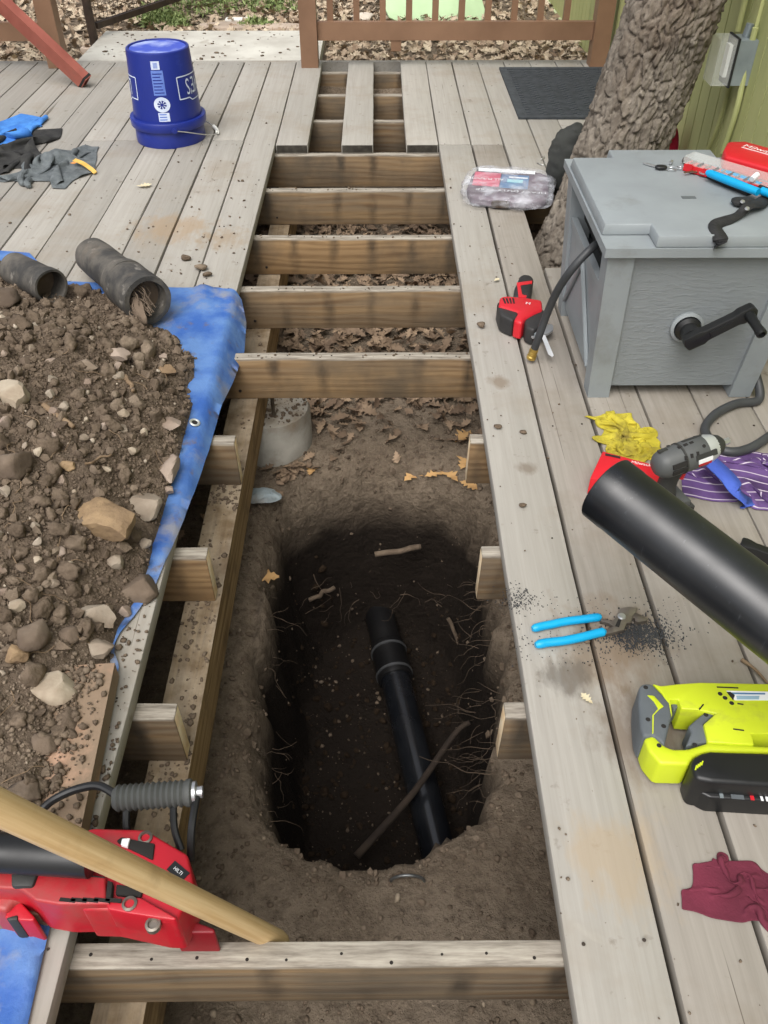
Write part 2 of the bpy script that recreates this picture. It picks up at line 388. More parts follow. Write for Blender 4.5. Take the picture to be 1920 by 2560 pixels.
def cloth(name, pts, z, H, seed, mat, label=None, cat=None, parent=None, fold=9., ang=.6, n=(44, 150), base=.004, sharp=1.7, group=None, center=None):
    pl = [at(x, y, z) for x, y in pts]
    cx = sum(p.x for p in pl)/len(pl); cy = sum(p.y for p in pl)/len(pl)
    if center: q = at(center[0], center[1], z); cx, cy = q.x, q.y
    ps = smooth_path(pl+[pl[0]], 6)[:-1]; th = np.array([math.atan2(p.y-cy, p.x-cx) for p in ps]); rr = np.array([math.hypot(p.y-cy, p.x-cx) for p in ps])
    o_ = np.argsort(th); th, rr = th[o_], rr[o_]
    A = np.linspace(-math.pi, math.pi, n[1], endpoint=False); rb = np.interp(A, th, rr, period=2*math.pi)
    rb = rb*(1+.05*fbm(P3(np.cos(A)*4, np.sin(A)*4, seed), 3, seed))
    T = np.linspace(0, 1, n[0])[1:]
    Xg = cx+np.outer(T, rb*np.cos(A)); Yg = cy+np.outer(T, rb*np.sin(A))
    ca, sa = math.cos(ang), math.sin(ang); U = (Xg-cx)*ca+(Yg-cy)*sa; W = -(Xg-cx)*sa+(Yg-cy)*ca
    wb = fbm(P3(Xg*14, Yg*14, seed), 3, seed+3)
    ridge = 1-np.abs(fbm(P3(U*fold*.45+wb*.5, W*fold*1.9+wb*.8, seed*1.7), 3, seed+9))*2.2
    r2 = 1-np.abs(fbm(P3(U*fold*1.5+wb, W*fold*.7-wb*.6, seed*2.1), 2, seed+19))*2.6
    ridge = np.clip(ridge, 0, 1)**sharp*.72+.38*np.clip(r2, 0, 1)**2.2
    big = .55+.45*fbm(P3(Xg*7, Yg*7, seed+5), 2, seed)
    Tm = T[:, None]; env = (1-Tm**3.2)
    Z = z+base+H*env*(.16+.84*ridge)*np.clip(big, .15, 1)+.3*H*(1-Tm**8)*np.clip(ridge, 0, 1)*.3
    Xg = Xg+.006*fbm(P3(Xg*40, Yg*40, seed+2), 2, 4)*Tm; Yg = Yg+.006*fbm(P3(Xg*40, Yg*40, seed+8), 2, 7)*Tm
    V = np.concatenate([[[cx, cy, Z[0].mean()]], P3(Xg, Yg, Z).reshape(-1, 3)]); na = n[1]; Fq = []
    for i in range(len(T)-1):
        k = np.arange(na); a = 1+i*na+k; b = 1+i*na+(k+1) % na; Fq.append(np.stack([a, a+na, b+na, b], -1))
    Fq = np.concatenate(Fq); k = np.arange(na); Ft = np.stack([np.zeros(na, int), 1+k, 1+(k+1) % na, 1+(k+1) % na], -1)
    me = bpy.data.meshes.new(name); me.from_pydata(V.tolist(), [], [list(map(int, f)) for f in Fq]+[[0, int(1+q), int(1+(q+1) % na)] for q in k])
    me.update(); o = _link(name, me, parent, True, mat)
    if parent is None:
        me.transform(Matrix.Translation((-cx, -cy, -z))); o.location = (cx, cy, z); org[o] = Vector((cx, cy, z))
    if label: tag(o, label, cat, group)
    return o
def sim_cloth(name, px, py, wpx, hpx, rot, comp, seed, mat, label=None, cat=None, N=46, M=46, steps=150, z0=0., amp=1., warp=.12, thick=.0016, bend=.12, parent=None, group=None):
    rs = np.random.RandomState(seed); c0 = at(px, py, z0); s = mpp(c0); W = wpx*s; Hh = hpx*s
    # footprint in metres: width along the picture's x, depth along the deck
    Hh = (at(px, py-hpx/2, z0)-at(px, py+hpx/2, z0)).length
    u = np.linspace(-.5, .5, N); v = np.linspace(-.5, .5, M); U, Vv = np.meshgrid(u, v, indexing='ij')
    Lx, Ly = W/comp[0], Hh/comp[1]; lx, ly = Lx/(N-1), Ly/(M-1)
    wx = warp*W*fbm(P3(U*2.3, Vv*2.3, seed), 2, seed); wy = warp*Hh*fbm(P3(U*2.3+7, Vv*2.3, seed), 2, seed+1)
    X = U*W+wx; Y = Vv*Hh+wy; ca, sa = math.cos(rot), math.sin(rot)
    Z = .012*amp+.030*amp*(1+fbm(P3(U*2.4, Vv*2.4, seed+3), 2, seed+2))+.002*rs.rand(N, M)
    p = np.stack([X*ca-Y*sa, X*sa+Y*ca, Z], -1); q = p.copy(); dt = .012
    def con(p, A, B, L, k):
        d = p[B]-p[A]; n = np.linalg.norm(d, axis=-1, keepdims=True)+1e-9; f = (n-L)/n*.5*k*d; p[A] += f; p[B] -= f
    S_ = slice; sets = []
    for o in (0, 1):
        n = (N-o)//2; sets.append(((S_(o, o+2*n, 2), S_(None)), (S_(o+1, o+2*n, 2), S_(None)), lx, 1.))
        m = (M-o)//2; sets.append(((S_(None), S_(o, o+2*m, 2)), (S_(None), S_(o+1, o+2*m, 2)), ly, 1.))
        sets.append(((S_(o, o+2*n, 2), S_(0, M-1)), (S_(o+1, o+2*n, 2), S_(1, M)), math.hypot(lx, ly), .5))
        sets.append(((S_(o, o+2*n, 2), S_(1, M)), (S_(o+1, o+2*n, 2), S_(0, M-1)), math.hypot(lx, ly), .5))
    for o in (0, 1, 2, 3):
        n = (N-o)//4*1
        ia = np.arange(o, N-2, 4); ja = np.arange(o, M-2, 4)
        sets.append(((ia, S_(None)), (ia+2, S_(None)), 2*lx, .3)); sets.append(((S_(None), ja), (S_(None), ja+2), 2*ly, .3))
    for o in range(8):
        ia = np.arange(o, N-4, 8); ja = np.arange(o, M-4, 8)
        sets.append(((ia, S_(None)), (ia+4, S_(None)), 4*lx, bend)); sets.append(((S_(None), ja), (S_(None), ja+4), 4*ly, bend))
    vel = np.zeros_like(p)
    for st in range(steps):
        vel = vel*.93; vel[..., 2] -= 9.8*dt; q = p.copy(); p = p+vel*dt
        for _ in range(5):
            for A, B, L, k in sets: con(p, A, B, L, k)
            low = p[..., 2] < .003; p[..., 2] = np.maximum(p[..., 2], .003); p[low, :2] = q[low, :2]*.85+p[low, :2]*.15
        vel = (p-q)/dt
        sp = np.linalg.norm(vel, axis=-1, keepdims=True); vel = vel*np.minimum(1, 1.2/(sp+1e-6))
    Pw = p.reshape(-1, 3)+np.array([c0.x, c0.y, z0]); Fq = grid_faces(N, M)
    o = fin_np(name, Pw, Fq, mat, parent, True, (c0.x, c0.y, z0)); me = o.data
    uv = me.uv_layers.new(name='UVMap'); li = np.zeros(len(me.loops), np.int32); me.loops.foreach_get('vertex_index', li)
    UVs = np.stack([U.ravel()*Lx*10, Vv.ravel()*Ly*10], -1)[li]; uv.data.foreach_set('uv', UVs.astype(np.float32).ravel())
    so_ = o.modifiers.new('thickness', 'SOLIDIFY'); so_.thickness = thick; so_.offset = 1
    sb_ = o.modifiers.new('smooth', 'SUBSURF'); sb_.levels = 1; sb_.render_levels = 1
    if label: tag(o, label, cat, group)
    return o
def text_tris(s, size=1.):
    cu = bpy.data.curves.new('t', 'FONT'); cu.body = s; cu.size = size; cu.align_x = 'CENTER'; cu.align_y = 'CENTER'; cu.resolution_u = 3
    to = bpy.data.objects.new('t', cu); C.objects.link(to); bpy.context.view_layer.update()
    me = to.evaluated_get(bpy.context.evaluated_depsgraph_get()).to_mesh(); b = bmesh.new(); b.from_mesh(me)
    bmesh.ops.triangulate(b, faces=b.faces)
    to.evaluated_get(bpy.context.evaluated_depsgraph_get()).to_mesh_clear(); bpy.data.objects.remove(to); return b
def flat_text(name, s, size, M, mat, parent, sx=1., bold=0):
    b = text_tris(s, size)
    if sx != 1: bmesh.ops.scale(b, vec=(sx, 1, 1), verts=b.verts)
    bmesh.ops.transform(b, matrix=M, verts=b.verts); return fin(name, b, mat, parent, False)
def frame2(p, ex, ey):                               # local xy plane spanned by ex, ey at p
    ex = Vector(ex).normalized(); ey = (Vector(ey)-ex*Vector(ey).dot(ex)).normalized(); ez = ex.cross(ey)
    return Matrix(((ex.x, ey.x, ez.x, p[0]), (ex.y, ey.y, ez.y, p[1]), (ex.z, ey.z, ez.z, p[2]), (0, 0, 0, 1)))
rnd = random.Random(5); RS = np.random.RandomState(11)
# ================================================================ GROUND with the dug pit
GZ = -.5; FLOOR = -1.2
RIM = ppoly([(588,1095),(572,1230),(550,1420),(552,1560),(558,1700),(588,1788),(660,1822),(760,1838),(880,1830),(960,1800),(1030,1750),(1065,1680),(1088,1540),(1085,1400),(1066,1260),(1046,1110),(970,1040),(800,1020),(672,1038)], GZ)
def G(x, y):
    x = np.asarray(x, float); y = np.asarray(y, float)
    base = GZ+.4*sstep(4.75, 5.18, y)+.03*fbm(P3(x*1.7, y*1.7), 3, 3)+.012*fbm(P3(x*9, y*9), 3, 8)
    base = base+.05*sstep(1.9, 2.5, y)*sstep(4.7, 4, y)
    near = (np.abs(x) < 1.2) & (y > -.2) & (y < 3)
    sd = np.full(x.shape, -9.)
    if near.any(): sd[near] = poly_sd(x[near], y[near], RIM)
    wob = .03*fbm(P3(x*7, y*7, 2), 4, 5)+.013*fbm(P3(x*24, y*24, 6), 3, 9)
    s = sd+wob
    farw = .05*sstep(1.75, 2.0, y)
    wall = sstep(-.016-farw*.3, .058+farw+.035*sstep(.0, -.2, x), s)
    lip = .16*np.exp(-np.clip(-s, 0, 9)/.06)*(sd <= 0)*sstep(-.2, .1, sd)
    dep = (GZ-FLOOR)*wall
    rough = .10*fbm(P3(x*15, y*15, 4), 4, 12)*wall*(1-wall)*4*.5+.03*fbm(P3(x*7, y*7, 1), 4, 6)*wall
    return base-dep-lip*.35+rough
def axis(pieces):
    out = []
    for a, b, st in pieces: out += list(np.arange(a, b, st))
    return np.array(out+[pieces[-1][1]])
gx = axis([(-80, -20, 12), (-20, -5, 3), (-5, -2.8, .4), (-2.8, -.62, .06), (-.62, .52, .013), (.52, 1.5, .05), (1.5, 5, .5), (5, 20, 3), (20, 80, 12)])
gy = axis([(-80, -20, 12), (-20, -2, 3), (-2, .25, .15), (.25, 2.35, .013), (2.35, 4.6, .04), (4.6, 8, .05), (8, 14, .4), (14, 40, 4), (40, 80, 10)])
XX, YY = np.meshgrid(gx, gy, indexing='ij')
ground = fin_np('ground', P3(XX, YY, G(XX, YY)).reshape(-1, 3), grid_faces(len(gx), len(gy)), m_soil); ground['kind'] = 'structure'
_gf = Lookup(G, -.7, .6, .2, 2.6, .012); _gc = Lookup(G, -4.4, 1.6, -.2, 9.7, .05); rim_sd = Lookup(lambda X, Y: poly_sd(X, Y, RIM), -.8, .7, .1, 2.7, .015)
def gz(x, y): return _gf(x, y) if _gf.inside(x, y) else _gc(x, y)
def on_ground(px, py, n=12, z=-.5):
    for _ in range(n): p = at(px, py, z); z = .5*z+.5*gz(p.x, p.y)
    return Vector((p.x, p.y, z))

# small stones and crumbs lying on the dirt floor under the deck
rocks1 = [crumb_np(k, 0) for k in range(10)]
items = []
for _ in range(7000):
    x = RS.uniform(-.6, .5); y = RS.uniform(.3, 2.5); s = .0015+.008*RS.rand()**4.5
    if rim_sd(x, y) > -.01 and RS.rand() < .75: continue
    items.append(((x, y, gz(x, y)+s*.25), rotm(RS)*s, RS.randint(10)))
m_pebble = MAT('pebble', S(150, 136, 116), S(98, 84, 68), 5, .9, .3, 60)
scatter('ground_crumbs', items, rocks1, m_clod, None, False)
items = []
for _ in range(170):
    x = RS.uniform(-.5, .45); y = RS.uniform(.35, 2.3); s = .003+.007*RS.rand()**2
    if rim_sd(x, y) > -.01: continue
    items.append(((x, y, gz(x, y)+s*.3), rotm(RS)*s, RS.randint(10)))
scatter('pale_grit', items, rocks1, m_pebble)

# ================================================================ DECK
deck = bpy.data.objects.new('deck', None); C.objects.link(deck); deck['kind'] = 'structure'; org[deck] = Vector()
LE = X0-5*BP                                         # left edge of the opening
GAPS = {}
def board(x0, y0, y1, m=None, dark=(), w=None, gap=None):
    g = rnd.uniform(.0015, .0055) if gap is None else gap
    a, b = x0+g*.5, x0+(w or BP)-g*.5; dz = rnd.uniform(-.0015, .0015)
    n = max(2, int((y1-y0)/.25)+1); ys = np.linspace(y0, y1, n)
    wob = [rnd.uniform(-.0011, .0011) for _ in ys]
    bm = bmesh.new(); rings = []
    for y, q in zip(ys, wob): rings.append([bm.verts.new(p) for p in ((a+q, y, -.038), (b+q, y, -.038), (b+q, y, dz), (a+q, y, dz))])
    for i in range(n-1):
        for k in range(4): bm.faces.new((rings[i][k], rings[i][(k+1) % 4], rings[i+1][(k+1) % 4], rings[i+1][k]))
    e0 = bm.faces.new(rings[0]); e1 = bm.faces.new(rings[-1])
    bmesh.ops.recalc_face_normals(bm, faces=bm.faces)
    if 'near' in dark: e0.material_index = 1
    if 'far' in dark: e1.material_index = 1
    bvl(bm, .003, 2)
    return fin('deck_board', bm, [m or m_deck, m_cutgrey], deck, 40)
FAR = 5.215; NEAR = -1.6; JT = 3.868
# boards across the opening: cut back to the far joist
for k, far_only in ((0, 1), (2, 1), (4, 1)):
    board(LE+k*BP, JT, FAR, dark=('near',), gap=.004)
for k in range(5): board(LE+k*BP, NEAR, .06, m_deck2, dark=('far',))
# right hand side
for i in range(7):
    x = X0+i*BP; g = (.007 if i == 1 else None) if i else None
    w_ = BP if i < 6 else 1.262-x
    if i < 2:
        board(x, NEAR, JT-.003, m_deck2 if i == 1 else m_deck, gap=.012 if i == 1 else .004, w=w_); board(x, JT, FAR, w=w_, gap=.006)
    else:
        board(x, NEAR, 2.665, m_deck2, w=w_, gap=(.005, .006, .004, .005, .004)[i-2]); board(x, 3.46, 4.3 if i % 2 else FAR, w=w_, gap=.005)
        if i % 2: board(x, 4.303, FAR, w=w_, gap=.004)
# left hand side
lg = [.006, .004, .010, .004, .003, .007, .006, .004, .007, .004, .006, .005, .006, .004, .005]
for i in range(15):
    x = LE-(i+1)*BP; jt = (None, 3.93, 3.93, 3.93, 3.93, 3.93, None, 3.9, None, 3.93, None, 4.1, None, 3.6, None)[i]
    if jt is None: board(x, NEAR, FAR, gap=lg[i])
    else: board(x, NEAR, jt-.001, gap=lg[i]); board(x, jt+.001, FAR, gap=lg[i]+.001)
bm = box(-2.65, 1.262, FAR+.002, FAR+.04, -.17, -.004, .003); fin('fascia_board', bm, m_deck, deck)
JY = [.483, .915, 1.335, 1.755, 2.16, 2.582, 2.985, 3.44, 3.848, 4.30, 4.72, 5.13]
def joist(x0, x1, y, name='joist', cut=None, skew=0):
    n = max(2, int((x1-x0)/.12)+1); xs = np.linspace(x0, x1, n); bm = bmesh.new(); rings = []
    T = .037; bow = rnd.uniform(-.004, .004)
    for k, x in enumerate(xs):
        j = bow*math.sin(3*k/n)+rnd.uniform(-.0008, .0008)
        q = skew if (cut == 'right' and k == n-1) else (-skew if (cut == 'left' and k == 0) else 0)
        rings.append([bm.verts.new(p) for p in ((x+q, y+j, -.178), (x+q, y+T+j, -.178), (x, y+T+j, -.0385+rnd.uniform(-.001, 0)), (x, y+j, -.0385))])
    for i in range(n-1):
        for k in range(4): bm.faces.new((rings[i][k], rings[i][(k+1) % 4], rings[i+1][(k+1) % 4], rings[i+1][k]))
    e0 = bm.faces.new(rings[0]); e1 = bm.faces.new(rings[-1])
    bmesh.ops.recalc_face_normals(bm, faces=bm.faces)
    if cut == 'right': e1.material_index = 1
    if cut == 'left': e0.material_index = 1
    bvl(bm, .003, 2)
    return fin(name, bm, [m_joist, m_cut], deck, 40)
for j, y in enumerate(JY):
    if j in (1, 2, 3):
        joist(-2.62, at(*((380, 1535), (447, 1197), (508, 947))[j-1], -.0385).x, y, 'joist_stub', 'right', .003)
        joist(at(*((1083, 1535), (1036, 1203), (1011, 952))[j-1], -.0385).x+.006, 1.255, y, 'joist_stub', 'left', .003)
    elif j == 6: joist(-2.62, .553, y)
    else: joist(-2.62, 1.255, y)
bm = box(-.452, -.371, -1.5, 5.1, -.318, -.1795, .004); fin('beam', bm, m_beam, deck)
bm = box(1.12, 1.2, -1.5, 5.1, -.318, -.1795, .004); fin('beam', bm, m_beam, deck)
bm = box(-2.2, -2.12, -1.5, 5.1, -.318, -.1795, .004); fin('beam', bm, m_beam, deck)
# nail heads and the little holes left on the bare joists
m_nail = MAT('rusty_nail', S(82, 74, 66), S(56, 46, 40), 40, .7, metal=.4)
b2 = bmesh.new()
def disc(bm, p, r, h=.0012, seg=8, n=(0, 0, 1)): lathe([(0, 0), (r, 0), (r*.85, h), (0, h)], seg, axis_M(p, n), bm)
for i in list(range(-9, 0))+list(range(5, 12)):
    for y in JY:
        for fx in (.2, .8):
            x = LE+(i+fx)*BP+rnd.uniform(-.006, .006); yy = y+.018+rnd.uniform(-.006, .006)
            if i >= 7 and 2.66 < yy < 3.47: continue
            if rnd.random() < .6: disc(b2, (x, yy, .0012), rnd.uniform(.0018, .0032))
o = fin('nail_heads', b2, m_nail, deck, False); o['kind'] = 'stuff'
b2 = bmesh.new()
for y in JY:
    for i in range(5):
        if y in JY[1:4] or y > 3.8: continue
        for fx in (.22, .78): disc(b2, (LE+(i+fx)*BP+rnd.uniform(-.01, .01), y+.016+rnd.uniform(-.008, .008), -.0386), rnd.uniform(.002, .003), .0008)
for y in JY[4:8]: disc(b2, (-.42, y-.0004, -.148), .005, .003, 8, (0, -1, 0))
o = fin('old_screw_holes', b2, MAT('screw_hole', S(34, 28, 24), None, rough=.9), deck, False); o['kind'] = 'stuff'

# footing
m_conc = MAT('concrete', S(176, 172, 162), S(140, 136, 126), 7, .9, .5, 50, dirt=S(122, 106, 86), dscale=6, dlo=.5, dhi=.68)
fp = on_ground(596, 1010, z=-.5)
fx, fy = -.365, 2.335
ft = thing('concrete_footing', (fx, fy, GZ+.02), 'round pale concrete footing under the beam, dirt on its top', 'footing')
prof = [(0, -.66), (.135, -.66), (.135, -.345), (.128, -.325), (.10, -.320), (0, -.319)]
bm = lathe(prof, 40, Matrix.Translation((fx, fy, 0)))
for v in bm.verts:
    n_ = mnoise.noise(Vector(v.co)*14)*.006; v.co.x += n_; v.co.z += n_*.6*(v.co.z > -.34)
fin('pier', bm, m_conc, ft, 50)
bm = tube([(fx+.022, fy-.07, -.40), (fx+.022, fy-.066, -.19)], .006, 8); fin('anchor_bolt', bm, MAT('rust_steel', S(120, 112, 100), S(84, 70, 58), 30, .6, metal=.6), ft)
items = []
for _ in range(260):
    a = RS.uniform(0, 6.28); r = .125*math.sqrt(RS.rand()); s = .002+.006*RS.rand()**2
    items.append(((fx+r*math.cos(a), fy+r*math.sin(a), -.321+s*.4), rotm(RS)*s, RS.randint(10)))
scatter('crumbs_on_pier', items, rocks1, m_clod, ft)
# scrap of plastic by the footing
q = on_ground(575, 1072)
m_scrap = MAT('dusty_plastic', S(176, 190, 196), S(130, 140, 142), 20, .45, .3, 60, dirt=S(120, 104, 84), dscale=9)
cloth('plastic_scrap', [(536, 1058), (575, 1056), (606, 1072), (600, 1084), (560, 1090), (535, 1088)], q.z+.02, .035, 21, m_scrap, 'crumpled pale blue plastic scrap on the dirt beside the concrete footing', 'plastic scrap')

# ================================================================ beyond the deck
m_slab = MAT('slab_concrete', S(206, 204, 194), S(178, 174, 164), 3, .9, .3, 60, dirt=S(150, 140, 126), dscale=9, dlo=.58, dhi=.74, rnd=False)
bm = box(-1.71, -.335, FAR+.045, 6.02, -.22, -.022, .006); o = fin('concrete_slab', bm, m_slab, None); o['kind'] = 'structure'
items = []
for _ in range(110):
    x = RS.uniform(-1.65, -.35); y = RS.uniform(5.27, 6.0); s = .003+.008*RS.rand()**2
    items.append(((x, y, -.021+s*.3), rotm(RS)*s*np.array([1.6, 1.2, .5])[:, None], RS.randint(10)))
scatter('slab_debris', items, rocks1, m_clod)
m_flag = MAT('flagstone', S(196, 178, 160), S(164, 148, 132), 3, .9, .4, 40)
for (px, py, sx, sy, lab) in ((505, 64, .24, .09, 'pinkish flagstone set between weeds behind the concrete slab'), (610, 68, .22, .07, 'small pale flagstone near the fence post behind the slab'), (215, 112, .13, .06, 'flat stone between the gate and the concrete slab')):
    c0 = at(px, py, -.1); pl = [(c0.x+sx*math.cos(a)*(.8+.3*rnd.random()), c0.y+sy*math.sin(a)*(.8+.3*rnd.random())) for a in [2*math.pi*k/9 for k in range(9)]]
    z0 = gz(c0.x, c0.y); o = fin('flagstone', prism(pl, z0-.04, z0+.035, .01), m_flag, None, 40, (c0.x, c0.y, z0)); tag(o, lab, 'stone')

# railings
m_rail = MAT('brown_paint', S(138, 106, 82), S(122, 92, 70), 4, .55, .12, 90, stretch=(1, 1, 1), dirt=S(140, 116, 92), dscale=5, dlo=.62, dhi=.8)
RY = 5.11
def railing(x0, x1, posts, bal, label, rails=True):
    t = thing('railing', ((x0+x1)/2, RY, 0), label, 'railing', None)
    for x in posts:
        bm = box(x, x+.092, RY-.03, RY+.062, .001, 1.02, .004); p = fin('post', bm, m_rail, t)
        bm = box(x-.012, x+.104, RY-.042, RY+.074, 1.0225, 1.05, .004); fin('post_cap', bm, m_rail, p)
    bm = box(x0, x1, RY, RY+.038, .128, .216, .003); fin('bottom_rail', bm, m_rail, t)
    bm = box(x0, x1, RY, RY+.038, .86, .95, .003); fin('top_rail', bm, m_rail, t)
    bm = box(x0, x1, RY-.035, RY+.075, .9535, .99, .004); fin('cap_rail', bm, m_rail, t)
    for x in bal:
        bm = box(x-.0165, x+.0165, RY+.0405, RY+.072, .14, .945, .002); fin('baluster', bm, m_rail, t)
    return t
px0 = at(656, 128).x
railing(px0+.094, 1.153, (px0, 1.155), [-.255+.1404*k for k in range(10)], 'brown wooden railing with thin balusters between two posts')
bm = box(.07, .125, RY+.004, RY+.034, .075, .126, .002); o = fin('rail_block', bm, m_rail, bpy.data.objects['railing'])
t = railing(-2.52, -1.795, (-1.795, -2.612), [-1.94-.14*k for k in range(4)], 'brown wooden railing behind the leaning red downspout')
# side return of that railing, which the downspout leans on
t = thing('side_railing', (-2.57, 4.3, 0), 'brown wooden railing along the side edge of the deck', 'railing')
bm = box(-2.59, -2.552, 3.45, RY-.045, .128, .216, .003); fin('bottom_rail', bm, m_rail, t)
bm = box(-2.59, -2.552, 3.45, RY-.045, .86, .95, .003); fin('top_rail', bm, m_rail, t)
bm = box(-2.62, -2.52, 3.36, 3.45, .001, 1.02, .004); fin('post', bm, m_rail, t)
for k in range(10):
    bm = box(-2.623, -2.593, 3.56+.145*k, 3.59+.145*k, .14, .945, .002); fin('baluster', bm, m_rail, t)
# downspout: thin folded metal, open at the bottom
m_red = MAT('red_brown_metal', S(168, 98, 84), S(142, 78, 66), 5, .5, .08, 60, dirt=S(120, 84, 72), dscale=8, dlo=.6, dhi=.8)
m_dark = MAT('dark_inside', S(34, 32, 30), None, rough=.9)
a0 = at(186, 178, .02); dsp = Vector((-2.5, a0.y+.18, 1.0))-a0; dsp.normalize()
t = thing('downspout', (a0.x, a0.y, 0), 'red brown metal downspout leaning with its open end on the deck', 'downspout')
Mx = axis_M(a0, dsp, (0, 1, .6))
L_ = 1.62; bm = bmesh.new()
def ring_box(bm, hw, hh, th, z0, z1, M):
    v = {}
    for zi, z in ((0, z0), (1, z1)):
        for ri, (a, b) in ((0, (hw, hh)), (1, (hw-th, hh-th))):
            for ci, (sx, sy) in enumerate(((-1, -1), (1, -1), (1, 1), (-1, 1))): v[zi, ri, ci] = bm.verts.new(M @ Vector((sx*a, sy*b, z)))
    for c in range(4):
        d = (c+1) % 4
        bm.faces.new((v[0, 0, c], v[0, 0, d], v[1, 0, d], v[1, 0, c])); bm.faces.new((v[0, 1, d], v[0, 1, c], v[1, 1, c], v[1, 1, d]))
        bm.faces.new((v[0, 1, c], v[0, 1, d], v[0, 0, d], v[0, 0, c])); bm.faces.new((v[1, 0, c], v[1, 0, d], v[1, 1, d], v[1, 1, c]))
ring_box(bm, .036, .026, .002, 0, L_, Mx); fin('pipe', bm, m_red, t)
bm = bmesh.new(); ring_box(bm, .0372, .0272, .0008, .004, .016, Mx); fin('cut_edge', bm, m_dark, t)
# wire gate swung outwards
m_iron = MAT('dark_brown_iron', S(72, 58, 48), S(52, 42, 36), 20, .6, .2, 80, metal=.2)
g0 = at(207, 106, -.08); g1 = at(380, 12, .0); gd = Vector((g1.x-g0.x, g1.y-g0.y, 0)).normalized()
t = thing('wire_gate', (g0.x, g0.y, -.1), 'dark iron gate with wire mesh standing open beside the weeds', 'gate')
GL = 1.25
bm = tube([g0+Vector((0, 0, -.03)), g0+Vector((0, 0, 1.25))], .026, 10); fin('post', bm, m_iron, t)
b0 = g0+gd*.04; z_b = .04
for zz in (z_b, 1.12):
    bm = box(0, GL, -.017, .017, -.017, .017, .003, None, frame2(b0+Vector((0, 0, zz-b0.z)), gd, (-gd.y, gd.x, 0))); fin('gate_rail', bm, m_iron, t)
bm = tube([b0+gd*GL+Vector((0, 0, z_b-b0.z)), b0+gd*GL+Vector((0, 0, 1.12-b0.z))], .016, 8); fin('gate_stile', bm, m_iron, t)
bm = bmesh.new()
for k in range(34):
    p = b0+gd*(GL*(k+.5)/34); p.z = 0; tube([p+Vector((0, 0, z_b+.015)), p+Vector((0, 0, 1.11))], .0014, 4, bm)
for k in range(28):
    p = b0.copy(); p.z = z_b+.02+1.07*k/28; tube([p, p+gd*GL], .0014, 4, bm)
o = fin('wire_mesh', bm, m_iron, t); o['kind'] = 'stuff'

# leaning mint panel and stones beyond the railing
m_mint = MAT('mint_paint', S(188, 216, 172), S(174, 202, 156), 4, .6, .1, 40, dirt=S(150, 168, 130), dscale=5, dlo=.62, dhi=.8)
pb = [at(815, 30, -.08), at(1098, 50, -.08)]
pY = at(950, 52, -.1).y
pl = [(.03, .10), (.06, .03), (.12, 0), (.69, 0), (.735, .02), (.60, .5), (.52, .62), (.05, .62), (-.03, .4)]
Mx = frame2((at(815, 40, -.1).x+.02, pY+.02, gz(.3, pY)-.005), (1, .03, 0), (0, .62, .78))
o = fin('painted_panel', prism(pl, -.009, .009, .003, M=Mx), m_mint, None, 40, (.4, pY, -.1)); tag(o, 'pale mint green board with rounded corners propped behind the railing', 'board')
bm = box(.1, .62, .01, .05, -.045, -.0105, .002, None, Mx); o2 = fin('back_batten', bm, m_mint, o)
bm = tube([Mx @ Vector((.3, .5, -.012)), (Mx @ Vector((.3, .5, 0))+Vector((0, .22, -.5)))], .016, 8); fin('prop_leg', bm, m_mint, o)
m_stone = MAT('grey_stone', S(150, 144, 136), S(112, 106, 98), 5, .9, .6, 30)
m_wstone = MAT('white_stone', S(216, 206, 192), S(186, 174, 158), 6, .85, .5, 40)
def boulder(name, px, py, size, seed, mat, label, sc=(1, 1, .7), cat='stone', z=-.1):
    p = at(px, py, z); V, Fc = rock_np(seed, 3, .3, 8); V = V*np.array(sc)*size
    zz = gz(p.x, p.y)+size*sc[2]*.45
    o = fin_np(name, V+np.array([p.x, p.y, zz]), Fc, mat, None, True, (p.x, p.y, zz-size*sc[2]*.5)); return tag(o, label, cat)
boulder('stone', 935, 22, .085, 3, m_stone, 'grey stone beside the mint green board behind the railing')
boulder('stone', 788, 47, .07, 8, m_wstone, 'whitish stone just behind the railing near its post', (1.3, 1, .45))
boulder('stone', 1012+330*.0+ 295, 42, .07, 12, m_wstone, 'pale pinkish stone behind the railing near the green wall', (1.2, 1, .6))

# ================================================================ HOUSE WALL (vertical grooved siding)
m_side = MAT('green_siding', S(186, 189, 130), S(174, 178, 120), 2.5, .7, .12, 120, stretch=(1, 1, .25), dirt=S(148, 156, 104), dscale=3, dlo=.55, dhi=.75)
m_trim = MAT('pale_green_trim', S(196, 206, 164), S(180, 190, 148), 4, .65, .1, 60)
WX = 1.272
hw = thing('house_wall', (WX, 4, 0), 'olive green wall of vertical grooved boards beside the tree', 'wall')
y = 7.62; k = 0
while y > -.6:
    wd = .102 if k % 3 else .098
    bm = box(WX, WX+.03, y-wd+.008, y, -.09, 2.6, .0035); fin('siding_board', bm, m_side, hw)
    y -= wd; k += 1
bm = box(WX+.0325, WX+.06, -.7, 7.62, -.30, 2.6); fin('backing', bm, m_side, hw)
bm = box(WX-.014, WX+.06, 7.625, 7.70, -.2, 2.6, .003); fin('corner_trim', bm, m_trim, hw)
bm = box(WX-.016, WX+.028, 5.26, 7.62, -.135, -.094, .003); fin('base_trim', bm, m_trim, hw)
bm = box(WX-.02, WX-.002, 5.27, 5.36, -.09, 2.6, .003); fin('cover_strip', bm, m_trim, hw)
yb = atX(1556, 250, WX-.01).y
for (yc, wd) in ((atX(1605, 100, WX-.02).y-.02, .035),):
    bm = box(WX-.012, WX-.001, yc-wd/2, yc+wd/2, .002, 2.6, .003); fin('batten', bm, m_side, hw)
